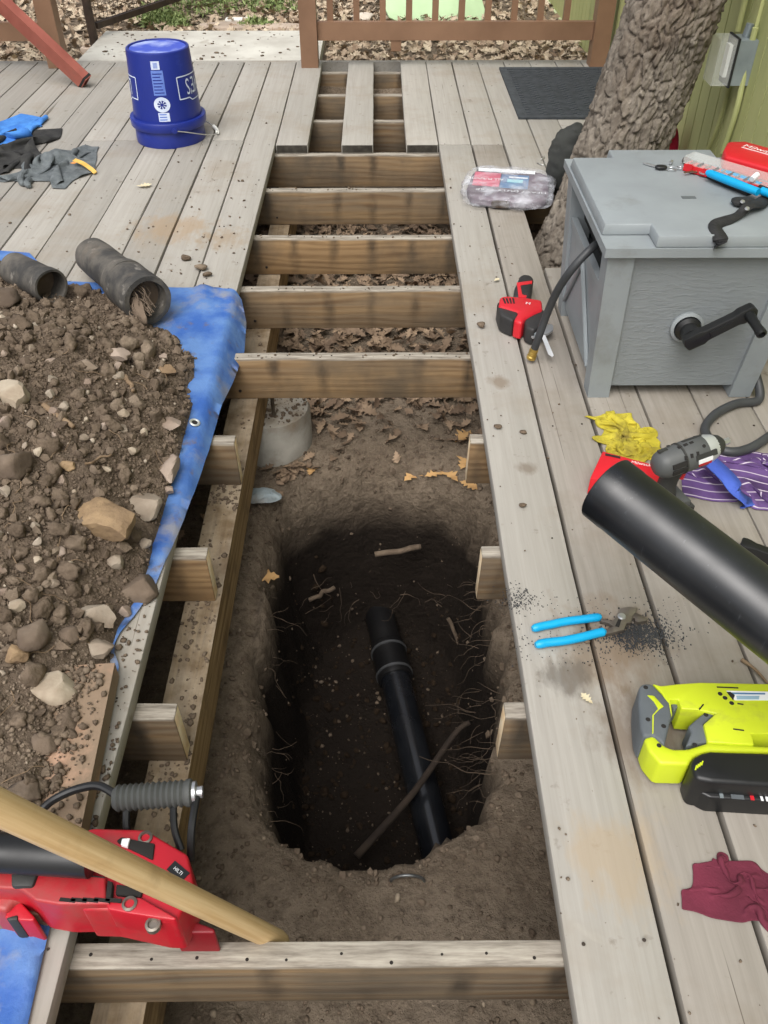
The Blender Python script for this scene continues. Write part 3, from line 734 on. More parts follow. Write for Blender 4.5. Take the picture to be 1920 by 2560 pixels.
# conduit and cord
pc = atX(1592, 60, WX-.02)
bm = tube([(WX-.014, pc.y+.004, 2.5), (WX-.014, pc.y+.004, .56)], .011, 10); fin('conduit', bm, m_side, hw)
pts = [atX(1575, 185, WX-.012), atX(1560, 240, WX-.012), atX(1545, 285, WX-.012), atX(1525, 330, WX-.012)]
bm = tube(smooth_path(pts, 5), .008, 8); fin('conduit', bm, m_side, hw)
pts = [atX(1632, 60, WX-.02), atX(1610, 150, WX-.018), atX(1590, 240, WX-.018), atX(1560, 330, WX-.018)]
bm = tube(smooth_path(pts, 5), .010, 10); fin('cord', bm, m_side, hw)
# outlet in a weatherproof cover
oy, oz = atX(1590, 128, WX-.045).y, atX(1590, 130, WX-.045).z
ob = thing('outdoor_outlet', (WX, oy, oz-.075), 'grey electrical box with clear flip cover mounted on the green wall', 'outlet box')
m_alu = MAT('cast_grey', S(150, 160, 164), S(132, 142, 146), 10, .45, .1, 80, metal=.35)
bm = box(WX-.062, WX-.0005, oy-.045, oy+.045, oz-.07, oz+.07, .005); fin('box_body', bm, m_alu, ob)
bm = box(WX-.070, WX-.0625, oy-.05, oy+.05, oz-.076, oz+.076, .002); fin('gasket', bm, MAT('black_rubber', S(30, 32, 32), None, rough=.7), ob)
mg = NB('clear_cover'); mg.set(Base_Color=(.92, .95, .92, 1), Roughness=.12, Alpha=.24); m_clear = mg.m
bm = box(WX-.128, WX-.0705, oy-.046, oy+.048, oz-.07, oz+.072, .012); c_ = fin('clear_cover', bm, m_clear, ob)
bm = box(WX-.084, WX-.0715, oy-.018, oy+.018, oz-.05, oz+.05, .003); fin('receptacle', bm, MAT('white_plastic', S(226, 228, 222), None, rough=.4), ob)
bm = tube([(WX-.03, oy+.004, oz+.0705), (WX-.025, oy+.004, oz+.11)], .013, 10); fin('hub', bm, m_alu, ob)

# ================================================================ TREE
b = NB('bark'); v = b.co((1, 1, .55)); 
col = b.mix(b.ramp(b.noise(v, 9, 6, .65), .35, .65), S(136, 128, 117), S(97, 89, 80))
col = b.mix(b.ramp(b.noise(v, 40, 5, .7), .5, .72, 0, .7), col, S(160, 152, 140))
col = b.mix(b.ramp(b.noise(v, 4, 4), .52, .72, 0, .55), col, S(92, 74, 58))
b.set(Base_Color=col, Roughness=.95); b.b.inputs['Specular IOR Level'].default_value = .15; b.bump(b.noise(v, 55, 6, .7), .7, .008); m_bark = b.m
TR = [(-.62, .69, 3.02, .25), (-.40, .70, 3.03, .212), (-.2, .742, 3.05, .184), (0, .797, 3.08, .164), (.2, .858, 3.12, .152), (.5, .938, 3.18, .150), (.8, 1.01, 3.22, .149), (1.2, 1.07, 3.25, .146), (2.0, 1.08, 3.28, .14), (3.2, 1.02, 3.3, .12)]
tz = np.array([q[0] for q in TR]); NZ, NA = 420, 260
zz = np.concatenate([np.linspace(-.6, 1.1, 340), np.linspace(1.12, 3.2, 80)]); aa = np.linspace(0, 2*math.pi, NA, endpoint=False)
cx_ = np.interp(zz, tz, [q[1] for q in TR]); cy_ = np.interp(zz, tz, [q[2] for q in TR]); rr_ = np.interp(zz, tz, [q[3] for q in TR])
k_ = np.hanning(31); k_ /= k_.sum(); pad = lambda q: np.convolve(np.pad(q, 15, mode='edge'), k_, 'valid')
cx_, cy_, rr_ = pad(cx_), pad(cy_), pad(rr_)
ZZ, AA = np.meshgrid(zz, aa, indexing='ij'); RR = rr_[:, None]*(1+.05*fbm(P3(np.cos(AA)*1.3, np.sin(AA)*1.3, ZZ*1.5), 3, 2))
def cell(p, seed):                                    # F1, F2 of jittered cells
    i0 = np.floor(p).astype(np.int64); d1 = np.full(p.shape[:-1], 9.); d2 = d1.copy(); idv = np.zeros(p.shape[:-1])
    for a in (-1, 0, 1):
        for bq in (-1, 0, 1):
            for c in (-1, 0, 1):
                q = i0+np.array([a, bq, c]); j = np.stack([_h(q[..., 0], q[..., 1], q[..., 2], seed+t) for t in range(3)], -1)
                d = np.linalg.norm(q+j-p, axis=-1); h = _h(q[..., 0], q[..., 1], q[..., 2], seed+7)
                cl = d < d1; d2 = np.where(cl, d1, np.minimum(d2, d)); idv = np.where(cl, h, idv); d1 = np.where(cl, d, d1)
    return d1, d2, idv
r0 = .19; pp = P3(np.cos(AA)*r0, np.sin(AA)*r0, ZZ)
wn = np.stack([fbm(pp*16, 2, 31), fbm(pp*16+9, 2, 32), fbm(pp*12+5, 2, 33)], -1)
d1, d2, idv = cell((pp+wn*.026)*np.array([33, 33, 14.5]), 40)
crev = np.clip((d2-d1)/.17, 0, 1)**.55
e1, e2, id2 = cell((pp+wn*.01)*np.array([70, 70, 45]), 60)
plate = crev*(.5+.5*idv)+.2*np.clip((e2-e1)/.2, 0, 1)*crev*(.4+.6*id2)
disp = .026*plate-.020+.008*fbm(pp*np.array([55, 55, 30]), 4, 50)*(.4+.6*crev)
low = sstep(-.25, .25, ZZ)
RR = RR+disp*(.75+.25*low)+.012*(1-low)*fbm(P3(np.cos(AA)*4, np.sin(AA)*4, ZZ*3), 3, 71)
V = P3(cx_[:, None]+np.cos(AA)*RR, cy_[:, None]+np.sin(AA)*RR, ZZ).reshape(-1, 3)
i = np.arange(len(zz)-1)[:, None]*NA; kk = np.arange(NA)[None, :]; Fq = np.stack([i+kk, i+(kk+1) % NA, i+NA+(kk+1) % NA, i+NA+kk], -1).reshape(-1, 4)
tr = thing('oak_tree', (.66, 3.02, GZ), 'leaning oak trunk with rough plated grey bark rising through the deck', 'tree')
fin_np('trunk', V, Fq, m_bark, tr)
for (dx, dy, dz) in ((.7, .4, .9), (-.5, .6, 1.1), (.1, -.4, 1.2)):
    p0 = Vector((1.02, 3.3, 3.15)); fin('limb', tube(smooth_path([p0, p0+Vector((dx*.5, dy*.5, dz*.55)), p0+Vector((dx*1.4, dy*1.4, dz*1.2))], 6), [.1-.005*k for k in range(13)], 12), m_bark, tr)
# ================================================================ LEAVES
def oak_leaf(seed):
    rs = np.random.RandomState(seed); prof = [(0, .0), (.10, .05), (.2, .16), (.27, .09), (.38, .27), (.47, .13), (.6, .34), (.68, .15), (.8, .24), (.86, .10), (1.0, .03)]
    V = []; n = len(prof)
    cv = rs.uniform(-.9, .9); cu = rs.uniform(.2, 1.1); tw = rs.uniform(-.6, .6)
    for sgn in (-1, 0, 1):
        for t, h in prof:
            y = h*sgn*rs.uniform(.8, 1.2); zc = cu*y*y*1.6+cv*(t-.5)**2*.5+tw*y*(t-.5); V.append((t-.5+(.04*abs(sgn)), y, zc+rs.uniform(-.015, .015)))
    V = np.array(V); Fq = []
    for s in (0, 1):
        for k in range(n-1): a = s*n+k; Fq.append((a, a+1, a+n+1, a+n))
    return V, np.array(Fq)
leafs = [oak_leaf(k) for k in range(14)]
def tilt(rs, amt, s):
    a = rs.uniform(0, 6.28); ca, sa = math.cos(a), math.sin(a); Rz = np.array([[ca, -sa, 0], [sa, ca, 0], [0, 0, 1]])
    tx, ty = rs.normal(0, amt, 2); Rx = np.array([[1, 0, 0], [0, math.cos(tx), -math.sin(tx)], [0, math.sin(tx), math.cos(tx)]]); Ry = np.array([[math.cos(ty), 0, math.sin(ty)], [0, 1, 0], [-math.sin(ty), 0, math.cos(ty)]])
    return (Rz@Ry@Rx)*s
items = []
while len(items) < 3000:                              # litter under the joists
    x = RS.uniform(-.8, .95); y = RS.uniform(1.75, 4.2)
    dens = float(sstep(2.12, 2.6, y+.10*vnoise(P3(x*6, y*6), 3)))
    if y < 2.3: dens = max(dens*.8, (.26 if x < -.1 else .07)*float(sstep(1.75, 1.95, y)))
    if rim_sd(x, y) > -.05 and y < 2.5: continue
    if RS.rand() > dens or (x-fx)**2+(y-fy)**2 < .02: continue
    items.append(((x, y, gz(x, y)+.008+.028*RS.rand()*dens), tilt(RS, .45, RS.uniform(.04, .078)), RS.randint(14)))
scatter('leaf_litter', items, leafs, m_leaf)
items = []
for _ in range(330):                                  # beside the beam and the far rim of the pit
    x = RS.uniform(-.33, -.05); y = RS.uniform(1.88, 2.2)
    if (x-fx)**2+(y-fy)**2 < .02: continue
    if rim_sd(x, y) > -.03: continue
    items.append(((x, y, gz(x, y)+.006+.012*RS.rand()), tilt(RS, .35, RS.uniform(.025, .055)), RS.randint(14)))
scatter('broken_leaves', items[:170], leafs, m_leaf)
items = []
while len(items) < 9500:                              # yard beyond the deck
    x = RS.uniform(-4.2, 1.25); y = 5.24+RS.rand()**1.3*4.2
    if -1.74 < x < -.31 and y < 6.05: continue
    items.append(((x, y, gz(x, y)+.006+.03*RS.rand()), tilt(RS, .45, RS.uniform(.045, .085)), RS.randint(14)))
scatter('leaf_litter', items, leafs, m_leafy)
def one_leaf(px, py, size, k, mat, label, z=None, group=None, rz=0.):
    p = on_ground(px, py) if z is None else at(px, py, z)
    V, Fq = leafs[k]; ca, sa = math.cos(rz), math.sin(rz); s = size*mpp(p)
    V = (V*np.array([1, 1, .5])*s)@np.array([[ca, sa, 0], [-sa, ca, 0], [0, 0, 1]]); V[:, 2] -= V[:, 2].min()
    o = fin_np('oak_leaf', V+np.array([p.x, p.y, p.z+.004]), Fq, mat, None, True, tuple(p)); return tag(o, label, 'leaf', group)
one_leaf(890, 1034, 62, 2, m_leafgold, 'golden tan oak leaf lying flat on the dirt beyond the pit', rz=.9)
one_leaf(672, 1018, 42, 4, m_leafgold, 'curled golden leaf on the dirt beside the concrete footing', rz=1.5)
for q in ((940, 1025, 55, 5, .4), (972, 1028, 58, 7, 2.2), (1003, 1000, 60, 1, 1.2), (998, 945, 60, 3, .9), (1012, 1050, 50, 9, -.6)):
    one_leaf(q[0], q[1], q[2], q[3], m_leafgold, 'dry lobed oak leaf in the loose row near the right joist stub', None, 'leaves by the right joist stub', q[4])
one_leaf(310, 403, 34, 6, m_leafpale, 'small pale cream leaf lying alone on the left deck boards', .003, None, .3)
one_leaf(1072, 607, 18, 8, m_leafpale, 'tiny pale leaf scrap on the deck beside the small red saw', .003, None, .8)
one_leaf(1268, 1512, 34, 3, m_leafpale, 'pale wood chip on the deck beside the lime green saw', .003, None, 2.2)
one_leaf(985, 1203, 44, 10, m_leafgold, 'grey brown leaf hanging at the pit edge by the right joist stub', rz=1.5)
o = one_leaf(572, 1250, 60, 11, m_leafgold, 'crumpled tan leaf on the dirt between beam and pit', rz=.1)

# weeds behind the slab
bw = NB('weed_green'); g_ = bw.n('ShaderNodeNewGeometry'); bw.set(Base_Color=bw.mix(g_.outputs['Random Per Island'], S(150, 164, 104), S(98, 118, 66)), Roughness=.7); m_weed = bw.m
def weed_patch(name, spots, n, label_kind):
    items = []; lf = [(np.array([(0, 0, 0), (.35, .16, .1), (1, 0, .05), (.35, -.16, .1)]), np.array([(0, 1, 2, 3)]))]
    for (px, py, sx, sy, hh) in spots:
        p = at(px, py, -.1)
        for _ in range(n):
            a, r = RS.uniform(0, 6.28), math.sqrt(RS.rand()); x = p.x+sx*r*math.cos(a); y = p.y+sy*r*math.sin(a)
            if -1.74 < x < -.31 and y < 6.05: continue
            h = hh*RS.rand()*(1-r*.6); items.append(((x, y, gz(x, y)+h), tilt(RS, .8, RS.uniform(.02, .05)), 0))
    return scatter(name, items, lf, m_weed)
weed_patch('weeds', ((345, 52, .2, .16, .12), (415, 25, .34, .32, .16), (360, 60, .16, .1, .1), (500, 0, .4, .4, .10), (552, 62, .12, .07, .06), (585, 10, .2, .3, .05)), 900, '')
p = at(512, 50, -.1); bm = box(p.x-.075, p.x+.075, p.y-.04, p.y+.04, gz(p.x, p.y)+.012, gz(p.x, p.y)+.035, .004); o = fin('scrap_sheet', bm, MAT('white_scrap', S(236, 234, 226), None, rough=.5), None, 40, (p.x, p.y, gz(p.x, p.y)+.012)); tag(o, 'flat white plastic scrap among the leaves behind the slab', 'scrap')

# ================================================================ TARP + SOIL HEAP on the left boards
TP = ppoly([(120, 606), (250, 612), (350, 620), (430, 622), (500, 624), (520, 632), (528, 660), (522, 715), (497, 790), (474, 850), (447, 950), (420, 1035), (395, 1110), (366, 1190), (334, 1268), (292, 1328), (256, 1370), (244, 1400), (258, 1440), (250, 1470), (226, 1600), (190, 1730), (120, 1952), (60, 2212), (-20, 2560)], .006)+[(-1.9, .3), (-1.9, 2.9), (-1.2, 2.78)]
HP = ppoly([(-40, 560), (60, 585), (150, 622), (255, 648), (330, 702), (400, 745), (420, 790), (412, 850), (428, 892), (410, 960), (402, 1050), (378, 1130), (335, 1180), (342, 1240), (318, 1290), (252, 1356), (238, 1430), (228, 1500), (222, 1600), (190, 1730), (150, 1800), (60, 1880), (-60, 1900)], .0)+[(-1.75, .75), (-1.75, 2.6)]
e0 = at(248, 1432, .05); e1 = at(173, 1800, .05); bd = (e1-e0).normalized(); bn = Vector((bd.y, -bd.x, 0)); bn = -bn if bn.x > 0 else bn
def H(x, y):
    x = np.asarray(x, float); y = np.asarray(y, float); sd = poly_sd(x, y, HP)+.03*fbm(P3(x*11, y*11, 3), 4, 15)
    t = np.clip(sd, 0, 1); h = .25*(1-np.exp(-t/.26))*(1-.62*sstep(1.85, 2.35, y))
    h = h+(.02*fbm(P3(x*8, y*8, 7), 4, 25)+.014*fbm(P3(x*30, y*30, 7), 3, 28)+.008*fbm(P3(x*60, y*60, 7), 2, 29))*sstep(0, .05, t)
    h = h*(.55+.45*sstep(.7, 1.3, y))
    l = (x-e0.x)*bd.x+(y-e0.y)*bd.y; wv = (x-e0.x)*bn.x+(y-e0.y)*bn.y
    thr = .075-.11*np.clip(l, 0, .4)+.02*fbm(P3(x*16, y*16, 5), 3, 33)
    cov = sstep(0, .05, wv-thr)*sstep(-.02, .06, l)
    h = np.maximum(h, cov*(.062+.012*fbm(P3(x*14, y*14, 8), 3, 36)))
    sd = np.where(x > LE-.035, -.02, sd); return np.where(sd > 0, np.maximum(h, 0)+.0085*sstep(-.001, .012, sd), np.maximum(sd*1.5, -.02))
_hf = Lookup(H, -1.85, -.42, .5, 2.8, .009); tarp_sd = Lookup(lambda X, Y: poly_sd(X, Y, TP), -1.9, -.3, .2, 3, .015)
def hz1(x, y): return _hf(x, y) if _hf.inside(x, y) else -.02
def on_heap(px, py, z=.05):
    for _ in range(14): p = at(px, py, z); z = .6*z+.4*max(hz1(p.x, p.y), .008)
    return Vector((p.x, p.y, z))
tx = np.arange(-1.9, -.36, .014); ty = np.arange(.3, 2.92, .014); XX, YY = np.meshgrid(tx, ty, indexing='ij')
sd = poly_sd(XX, YY, TP)
# pull grid points just outside onto the outline so the edge is clean
over = np.clip(XX-(LE-.004), 0, 1)
ZT = .0045+.006*np.clip(fbm(P3(XX*9, YY*5, 1), 3, 40), 0, 1)+.012*np.clip(1-6*np.abs(fbm(P3(XX*5+YY*2, YY*3-XX, 6), 3, 47)), 0, 1)*sstep(1.1, .8, YY)+.010*np.clip(fbm(P3(XX*22+YY*14, YY*6, 2), 2, 41), 0, 1)*sstep(.08, .0, sd)*sstep(-.02, .02, 1.5-np.abs(YY-1.3))
ZT = ZT+.016*np.exp(-((XX+.56)/.03)**2)*sstep(1.9, 2.1, YY)*sstep(2.62, 2.5, YY)*(.5+.5*np.sin(YY*13))
ZT = ZT-over*1.35-over**2*4
def snap(px, py, poly):
    best = np.full(px.shape, 9.); qx, qy = px.copy(), py.copy(); n_ = len(poly)
    for i in range(n_):
        x0, y0 = poly[i][:2]; x1, y1 = poly[(i+1) % n_][:2]; ex, ey = x1-x0, y1-y0
        t_ = np.clip(((px-x0)*ex+(py-y0)*ey)/(ex*ex+ey*ey+1e-12), 0, 1); ax_, ay_ = x0+t_*ex, y0+t_*ey; d_ = np.hypot(px-ax_, py-ay_); m_ = d_ < best
        best = np.where(m_, d_, best); qx = np.where(m_, ax_, qx); qy = np.where(m_, ay_, qy)
    return qx, qy
qx, qy = snap(XX, YY, TP); out_ = sd < .002
XX = np.where(out_, qx, XX); YY = np.where(out_, qy, YY); keep = sd > 0
over = np.clip(XX-(LE-.004), 0, 1); ZT = np.where(out_, .006+.006*np.clip(fbm(P3(XX*12, YY*12, 2), 2, 44), 0, 1)-over*1.35-over**2*4, ZT)
idx = -np.ones(XX.shape, int); F4 = grid_faces(*XX.shape); ks = keep.ravel()
F4 = F4[ks[F4].any(1)]; used = np.unique(F4); mp_ = -np.ones(XX.size, int); mp_[used] = np.arange(len(used))
m_tarp = None
b = NB('blue_tarp'); v = b.co()
col = b.mix(b.ramp(b.noise(v, 7, 5, .6), .4, .62), S(50, 94, 168), S(92, 130, 186))
col = b.mix(b.ramp(b.noise(v, 5, 6, .66), .52, .66, 0, .75), col, S(150, 148, 142))
col = b.mix(b.ramp(b.noise(v, 16, 6, .66), .60, .72, 0, .8), col, S(112, 96, 78))
b.set(Base_Color=col, Roughness=.55); b.bump(b.noise(v, 40, 5, .6), .45, .006); m_tarp = b.m
TP_S = smooth_path([Vector((q[0], q[1], 0)) for q in TP], 2)
tarp = fin_np('tarp', P3(XX, YY, ZT).reshape(-1, 3)[used], mp_[F4], m_tarp, None, True, (-1.0, 1.5, .004))
tag(tarp, 'blue plastic tarp spread on the deck under the soil heap', 'tarp')
gp = at(421, 916, .008); m_grom = MAT('grommet_metal', S(214, 218, 214), None, rough=.35, metal=.7)
nn = (.35, -.1, 1); bm = lathe([(.0075, 0), (.013, 0), (.014, .002), (.011, .0035), (.0075, .002)], 20, axis_M(gp+Vector((0, 0, .004)), nn), None, True); fin('grommet', bm, m_grom, tarp)
bm = lathe([(0, 0), (.0075, 0), (.0075, .0012), (0, .0012)], 14, axis_M(gp+Vector((0, 0, .0045)), nn)); fin('grommet_hole', bm, m_dark, tarp)

hx = np.arange(-1.8, -.44, .009); hy = np.arange(.55, 2.75, .009); XX, YY = np.meshgrid(hx, hy, indexing='ij'); ZH = H(XX, YY)
F4 = grid_faces(*XX.shape); ks = (ZH > -.006).ravel(); F4 = F4[ks[F4].any(1)]; used = np.unique(F4); mp_ = -np.ones(XX.size, int); mp_[used] = np.arange(len(used))
ZH = np.where(XX > LE-.006, np.minimum(ZH, .003), ZH)
heap = fin_np('soil_heap', P3(XX, YY, ZH).reshape(-1, 3)[used], mp_[F4], m_pile); heap['kind'] = 'stuff'
clods = []
for k in range(14):
    V, Fc = rock_np(100+k, 3, .5, 1); V = V*(1+.34*fbm(V*2.6+k, 3, k)+.2*fbm(V*7+k, 2, k+3))[:, None]*np.random.RandomState(k).uniform(.65, 1.25, 3); clods.append((V, Fc))
clods1 = [crumb_np(130+k, 1) for k in range(10)]; clods0 = [crumb_np(170+k, 0) for k in range(10)]
items = []
while len(items) < 5200:
    x = RS.uniform(-1.45, -.5); y = RS.uniform(.62, 2.6)
    h = hz1(x, y)
    if h < .0: continue
    s = .0025+.0125*RS.rand()**3.4; items.append(((x, y, h+s*.35), rotm(RS)*s*RS.uniform(.75, 1.2, 3)[:, None], RS.randint(10)))
scatter('soil_clods', items, clods1, m_clod, None, 40)
items = []
while len(items) < 30000:
    x = RS.uniform(-1.4, -.47); y = RS.uniform(.6, 2.65); h = hz1(x, y)
    if h < .0085: continue
    s = .0012+.0045*RS.rand()**2.2; items.append(((x, y, h+s*.3), rotm(RS)*s, RS.randint(10)))
scatter('soil_grains', items, clods0, m_clod, None, False)
items = []
while len(items) < 380:
    x = RS.uniform(-1.4, -.52); y = RS.uniform(.7, 2.55); h = hz1(x, y)
    if h < .0: continue
    s = .011+.013*RS.rand()**2; items.append(((x, y, h+s*.4), rotm(RS)*s*RS.uniform(.75, 1.2, 3)[:, None], RS.randint(14)))
scatter('soil_lumps', items, clods, m_clod)
items = []
while len(items) < 190:
    x = RS.uniform(-1.4, -.5); y = RS.uniform(.62, 2.6); h = hz1(x, y)
    if h < .0: continue
    s = .0025+.005*RS.rand()**2; items.append(((x, y, h+s*.8), rotm(RS)*s, RS.randint(10)))
scatter('pale_grit', items, rocks1, MAT('pale_grit', S(190, 178, 160), S(150, 137, 120), 5, .85))
# crumbs fallen on boards, beam, joist ends
items = []
def crumb(x, y, z, smin=.0012, sp=.006, pw=2.6):
    s = smin+sp*RS.rand()**pw; items.append(((x, y, z+s*.35), rotm(RS)*s*np.array([1.2, 1.2, .8])[:, None], RS.randint(10)))
for _ in range(620):
    x = LE-.01-abs(RS.normal(0, .55)); y = 2.45+abs(RS.normal(0, .75))
    if x > -2.5 and y < 5.1 and RS.rand() < .6: crumb(x, y, .001, .0008, .0045, 5)
for _ in range(420):
    x = RS.uniform(LE-.1, LE-.004); y = RS.uniform(.6, 1.6)
    if tarp_sd(x, y) < 0: crumb(x, y, .001, .001, .006)
for _ in range(520): crumb(RS.uniform(-.45, -.374), RS.choice([RS.normal(1.75, .06), RS.normal(1.32, .1), RS.normal(.9, .08), RS.uniform(.5, 2.6)]), -.1795, .001, .006, 2.6)
for _ in range(300):
    x = X0+abs(RS.normal(0, .3)); y = RS.uniform(.4, 3.6)
    if x < .53 or (x < 1.2 and y < 2.6): crumb(x, y, .001, .0006, .003, 4)
for j in (4, 5, 6, 7): 
    for _ in range(26): crumb(RS.uniform(LE, X0), JY[j]+RS.uniform(.005, .032), -.0385, .001, .004)
scatter('soil_crumbs', items, rocks1, m_clod, None, False)
bigc = [(812/1659*960/K, 676/1659*640/K), (403, 562), (435, 583), (448, 598), (1040, 707), (1130, 935), (1128, 1095), (1075, 925), (1268, 1388)]
for k, (px, py) in enumerate(bigc):
    p = at(px, py, 0); V, Fc = rock_np(300+k, 2, .4, 3); s = (9, 10, 12, 9, 9, 7, 7, 7, 6)[k]*mpp(p); V = V*np.array([1.2, 1, .6])*s; V[:, 2] -= V[:, 2].min()
    o = fin_np('dirt_clod', V+np.array([p.x, p.y, .001]), Fc, m_clod, None, True, (p.x, p.y, .001)); tag(o, 'dark dirt clod on the deck '+('beside the upside down bucket', 'in front of the bucket, near the old pipe', 'between the old pipe and the joists', 'at the deck edge above the tarp', 'left of the small red saw', 'on the worn patch past the reel box', 'between the joist stub and red box', 'beside the reel box front leg', 'between the blue plier grips')[k], 'clod', 'dirt clods on the deck boards')

# rocks in the heap
m_tan = MAT('tan_rock', S(186, 158, 118), S(126, 104, 80), 4.5, .8, .8, 22, dirt=S(92, 72, 54), dscale=5, dlo=.48, dhi=.66, bdist=.012)
m_gry = MAT('grey_brown_rock', S(160, 148, 132), S(128, 114, 98), 5, .9, .6, 40, dirt=S(110, 93, 76), dscale=5, dlo=.44, dhi=.7)
m_pal = MAT('pale_rock', S(190, 178, 158), S(162, 148, 128), 5, .85, .5, 40, dirt=S(128, 110, 91), dscale=5, dlo=.47, dhi=.66)
m_ros = MAT('pink_rock', S(164, 148, 134), S(136, 120, 106), 5, .88, .6, 40, dirt=S(112, 92, 76), dscale=5, dlo=.46, dhi=.7)
m_drt = MAT('dirt_coated_rock', S(114, 99, 84), S(86, 73, 61), 6, .95, .9, 40, dirt=S(142, 127, 110), dscale=4, dlo=.54, dhi=.76)
big = [
 (225, 1112, 66, 70, m_tan, 'big cracked tan and gold boulder, largest stone on the soil heap'),
 (316, 1086, 45, 38, m_gry, 'broad light grey stone touching the big tan boulder'),
 (213, 1328, 38, 42, m_gry, 'rounded grey brown stone on the heap edge above the bent tarp corner'),
 (214, 1396, 40, 30, m_gry, 'oblong grey stone just above the loose board end'),
 (130, 1478, 50, 44, m_pal, 'pale grey chunky stone lying on the end of the loose board'),
 (28, 858, 58, 42, m_pal, 'flat creamy white slab of stone on the far side of the heap'),
 (366, 915, 31, 20, m_ros, 'pinkish stone by the tarp eyelet'),
 (368, 1002, 27, 40, m_ros, 'upright pinkish stone on the heap edge below the tarp eyelet'),
 (186, 787, 30, 21, m_gry, 'round dusty stone on the heap in front of the old pipe'),
 (68, 1366, 52, 46, m_drt, 'large dirt coated stone on the near left of the heap'),
 (28, 1002, 44, 44, m_drt, 'broad dirt covered rock at the left of the heap with pale base'),
 (256, 762, 26, 32, m_ros, 'slanted pinkish slab half buried below the old pipe opening'),
 (358, 803, 24, 18, m_tan, 'small tan stone near the soil edge on the blue tarp'),
 (305, 1268, 44, 42, m_drt, 'crumbly dark soil lump at the heap edge by the tarp'),
 (34, 1306, 24, 18, m_pal, 'small pale angular stone above the large dirt coated stone'),
 (255, 1212, 24, 22, m_gry, 'dusty grey stone between the boulder and the crumbly soil lump'),
 (316, 1172, 22, 15, m_gry, 'small smooth grey pebble below the broad light grey stone'),
 (148, 1003, 18, 15, m_tan, 'small yellowish pebble above the big tan boulder'),
 (152, 1218, 17, 20, m_pal, 'whitish pebble below the big tan boulder'),
 (132, 1190, 20, 14, m_ros, 'thin pinkish chip left of the whitish pebble'),
 (36, 1412, 28, 26, m_tan, 'round tan stone under the large dirt coated stone'),
 (147, 1370, 26, 24, m_drt, 'brown stone beside the large dirt coated stone'),
 (265, 890, 17, 14, m_pal, 'small pale pebble in the middle of the heap'),
 (364, 1056, 17, 16, m_ros, 'small pink pebble by the broad light grey stone'),
 (50, 1712, 52, 28, m_drt, 'flat brown stone at the near end of the loose board'),
 (182, 1560, 26, 24, m_drt, 'dark clod resting on the loose board'),
 (100, 1600, 30, 32, m_drt, 'dark lump beside the loose board'),
 (145, 1665, 15, 34, m_ros, 'long narrow pinkish chip lying on the loose board'),
 (10, 650, 40, 50, m_drt, 'large dirt caked lump against the short pipe end'),
 (110, 780, 16, 12, m_ros, 'small flat stone on the far slope of the heap'),
]
short = ['the big tan boulder', 'the broad light grey stone', 'the rounded grey brown stone', 'the oblong grey stone', 'the pale chunky stone', 'the creamy white slab', 'the pink stone by the eyelet', 'the upright pink stone', 'the round dusty stone', 'the large dirt coated stone', 'the broad dirt covered rock', 'the slanted pink slab', 'the small tan stone', 'the crumbly soil lump', 'the pale angular stone', 'the dusty grey stone', 'the smooth grey pebble', 'the yellowish pebble', 'the whitish pebble', 'the thin pink chip', 'the round tan stone', 'the brown stone', 'the pale pebble', 'the small pink pebble', 'the flat brown stone', 'the clod on the loose board', 'the dark lump by the board', 'the long pink chip', 'the caked lump by the short pipe', 'the small flat stone']
taken = []
for k, (px, py, rx, ry, mt, lab) in enumerate(big):
    p = on_heap(px, py+ry*.3); s = mpp(p); V, Fc = rock_np(500+k*3, 3, .42, 13 if mt in (m_pal, m_ros, m_gry) else 8)
    V = V*np.array([rx, ry*1.05, min(rx, ry)*.75])*s; a = rnd.uniform(-.5, .5)
    V = V@np.array([[math.cos(a), math.sin(a), 0], [-math.sin(a), math.cos(a), 0], [0, 0, 1]])
    zc = p.z+min(rx, ry)*.28*s; taken.append((p.x, p.y, max(rx, ry)*s))
    o = fin_np('rock', V+np.array([p.x, p.y, zc]), Fc, mt, None, 28 if mt in (m_pal, m_ros, m_gry, m_tan) else True, (p.x, p.y, p.z)); tag(o, lab, 'rock')
n = 0
while n < 95:
    px = RS.uniform(-10, 405); py = RS.uniform(700, 1800); p = on_heap(px, py)
    if hz1(p.x, p.y) < .012 or any(math.hypot(p.x-q[0], p.y-q[1]) < q[2]+.015 for q in taken): continue
    s = RS.uniform(9, 17)*mpp(p); V, Fc = rock_np(700+n, 2, .42, 10); V = (V*RS.uniform(.7, 1.15, 3)*s)@rotm(RS).T
    o = fin_np('small_stone', V+np.array([p.x, p.y, p.z+s*.35]), Fc, (m_drt, m_gry, m_drt, m_ros, m_clod, m_pal if n % 12 == 5 else m_gry)[n % 6], None, 24, tuple(p)); taken.append((p.x, p.y, s))
    j_ = min(range(len(big)), key=lambda q: (taken[q][0]-p.x)**2+(taken[q][1]-p.y)**2)
    tag(o, ('small brown dirty stone', 'small grey stone', 'small brown dirty stone', 'small pinkish stone', 'dark round soil clod', 'small whitish stone')[n % 6]+' in the heap near '+short[j_], 'stone', 'small stones in the soil heap'); n += 1
m_root = MAT('dry_root', S(150, 128, 102), S(108, 88, 66), 20, .9, .4, 80)
def stick(px0, py0, px1, py1, r, lab, f=on_heap, mat=None, cat='stick', bend=.01):
    a, c = f(px0, py0), f(px1, py1); d = (c-a); L = d.length; pts = [a+d*t+Vector((0, 0, r*.9+.004))+Vector((RS.normal(0, bend*L), RS.normal(0, bend*L), abs(RS.normal(0, bend*L)))) for t in np.linspace(0, 1, 6)]
    pts = smooth_path(pts, 3); o = fin('stick', tube(pts, [r*(1-.35*k/len(pts)) for k in range(len(pts))], 8), mat or m_root, None, True, tuple(a)); return tag(o, lab, cat)
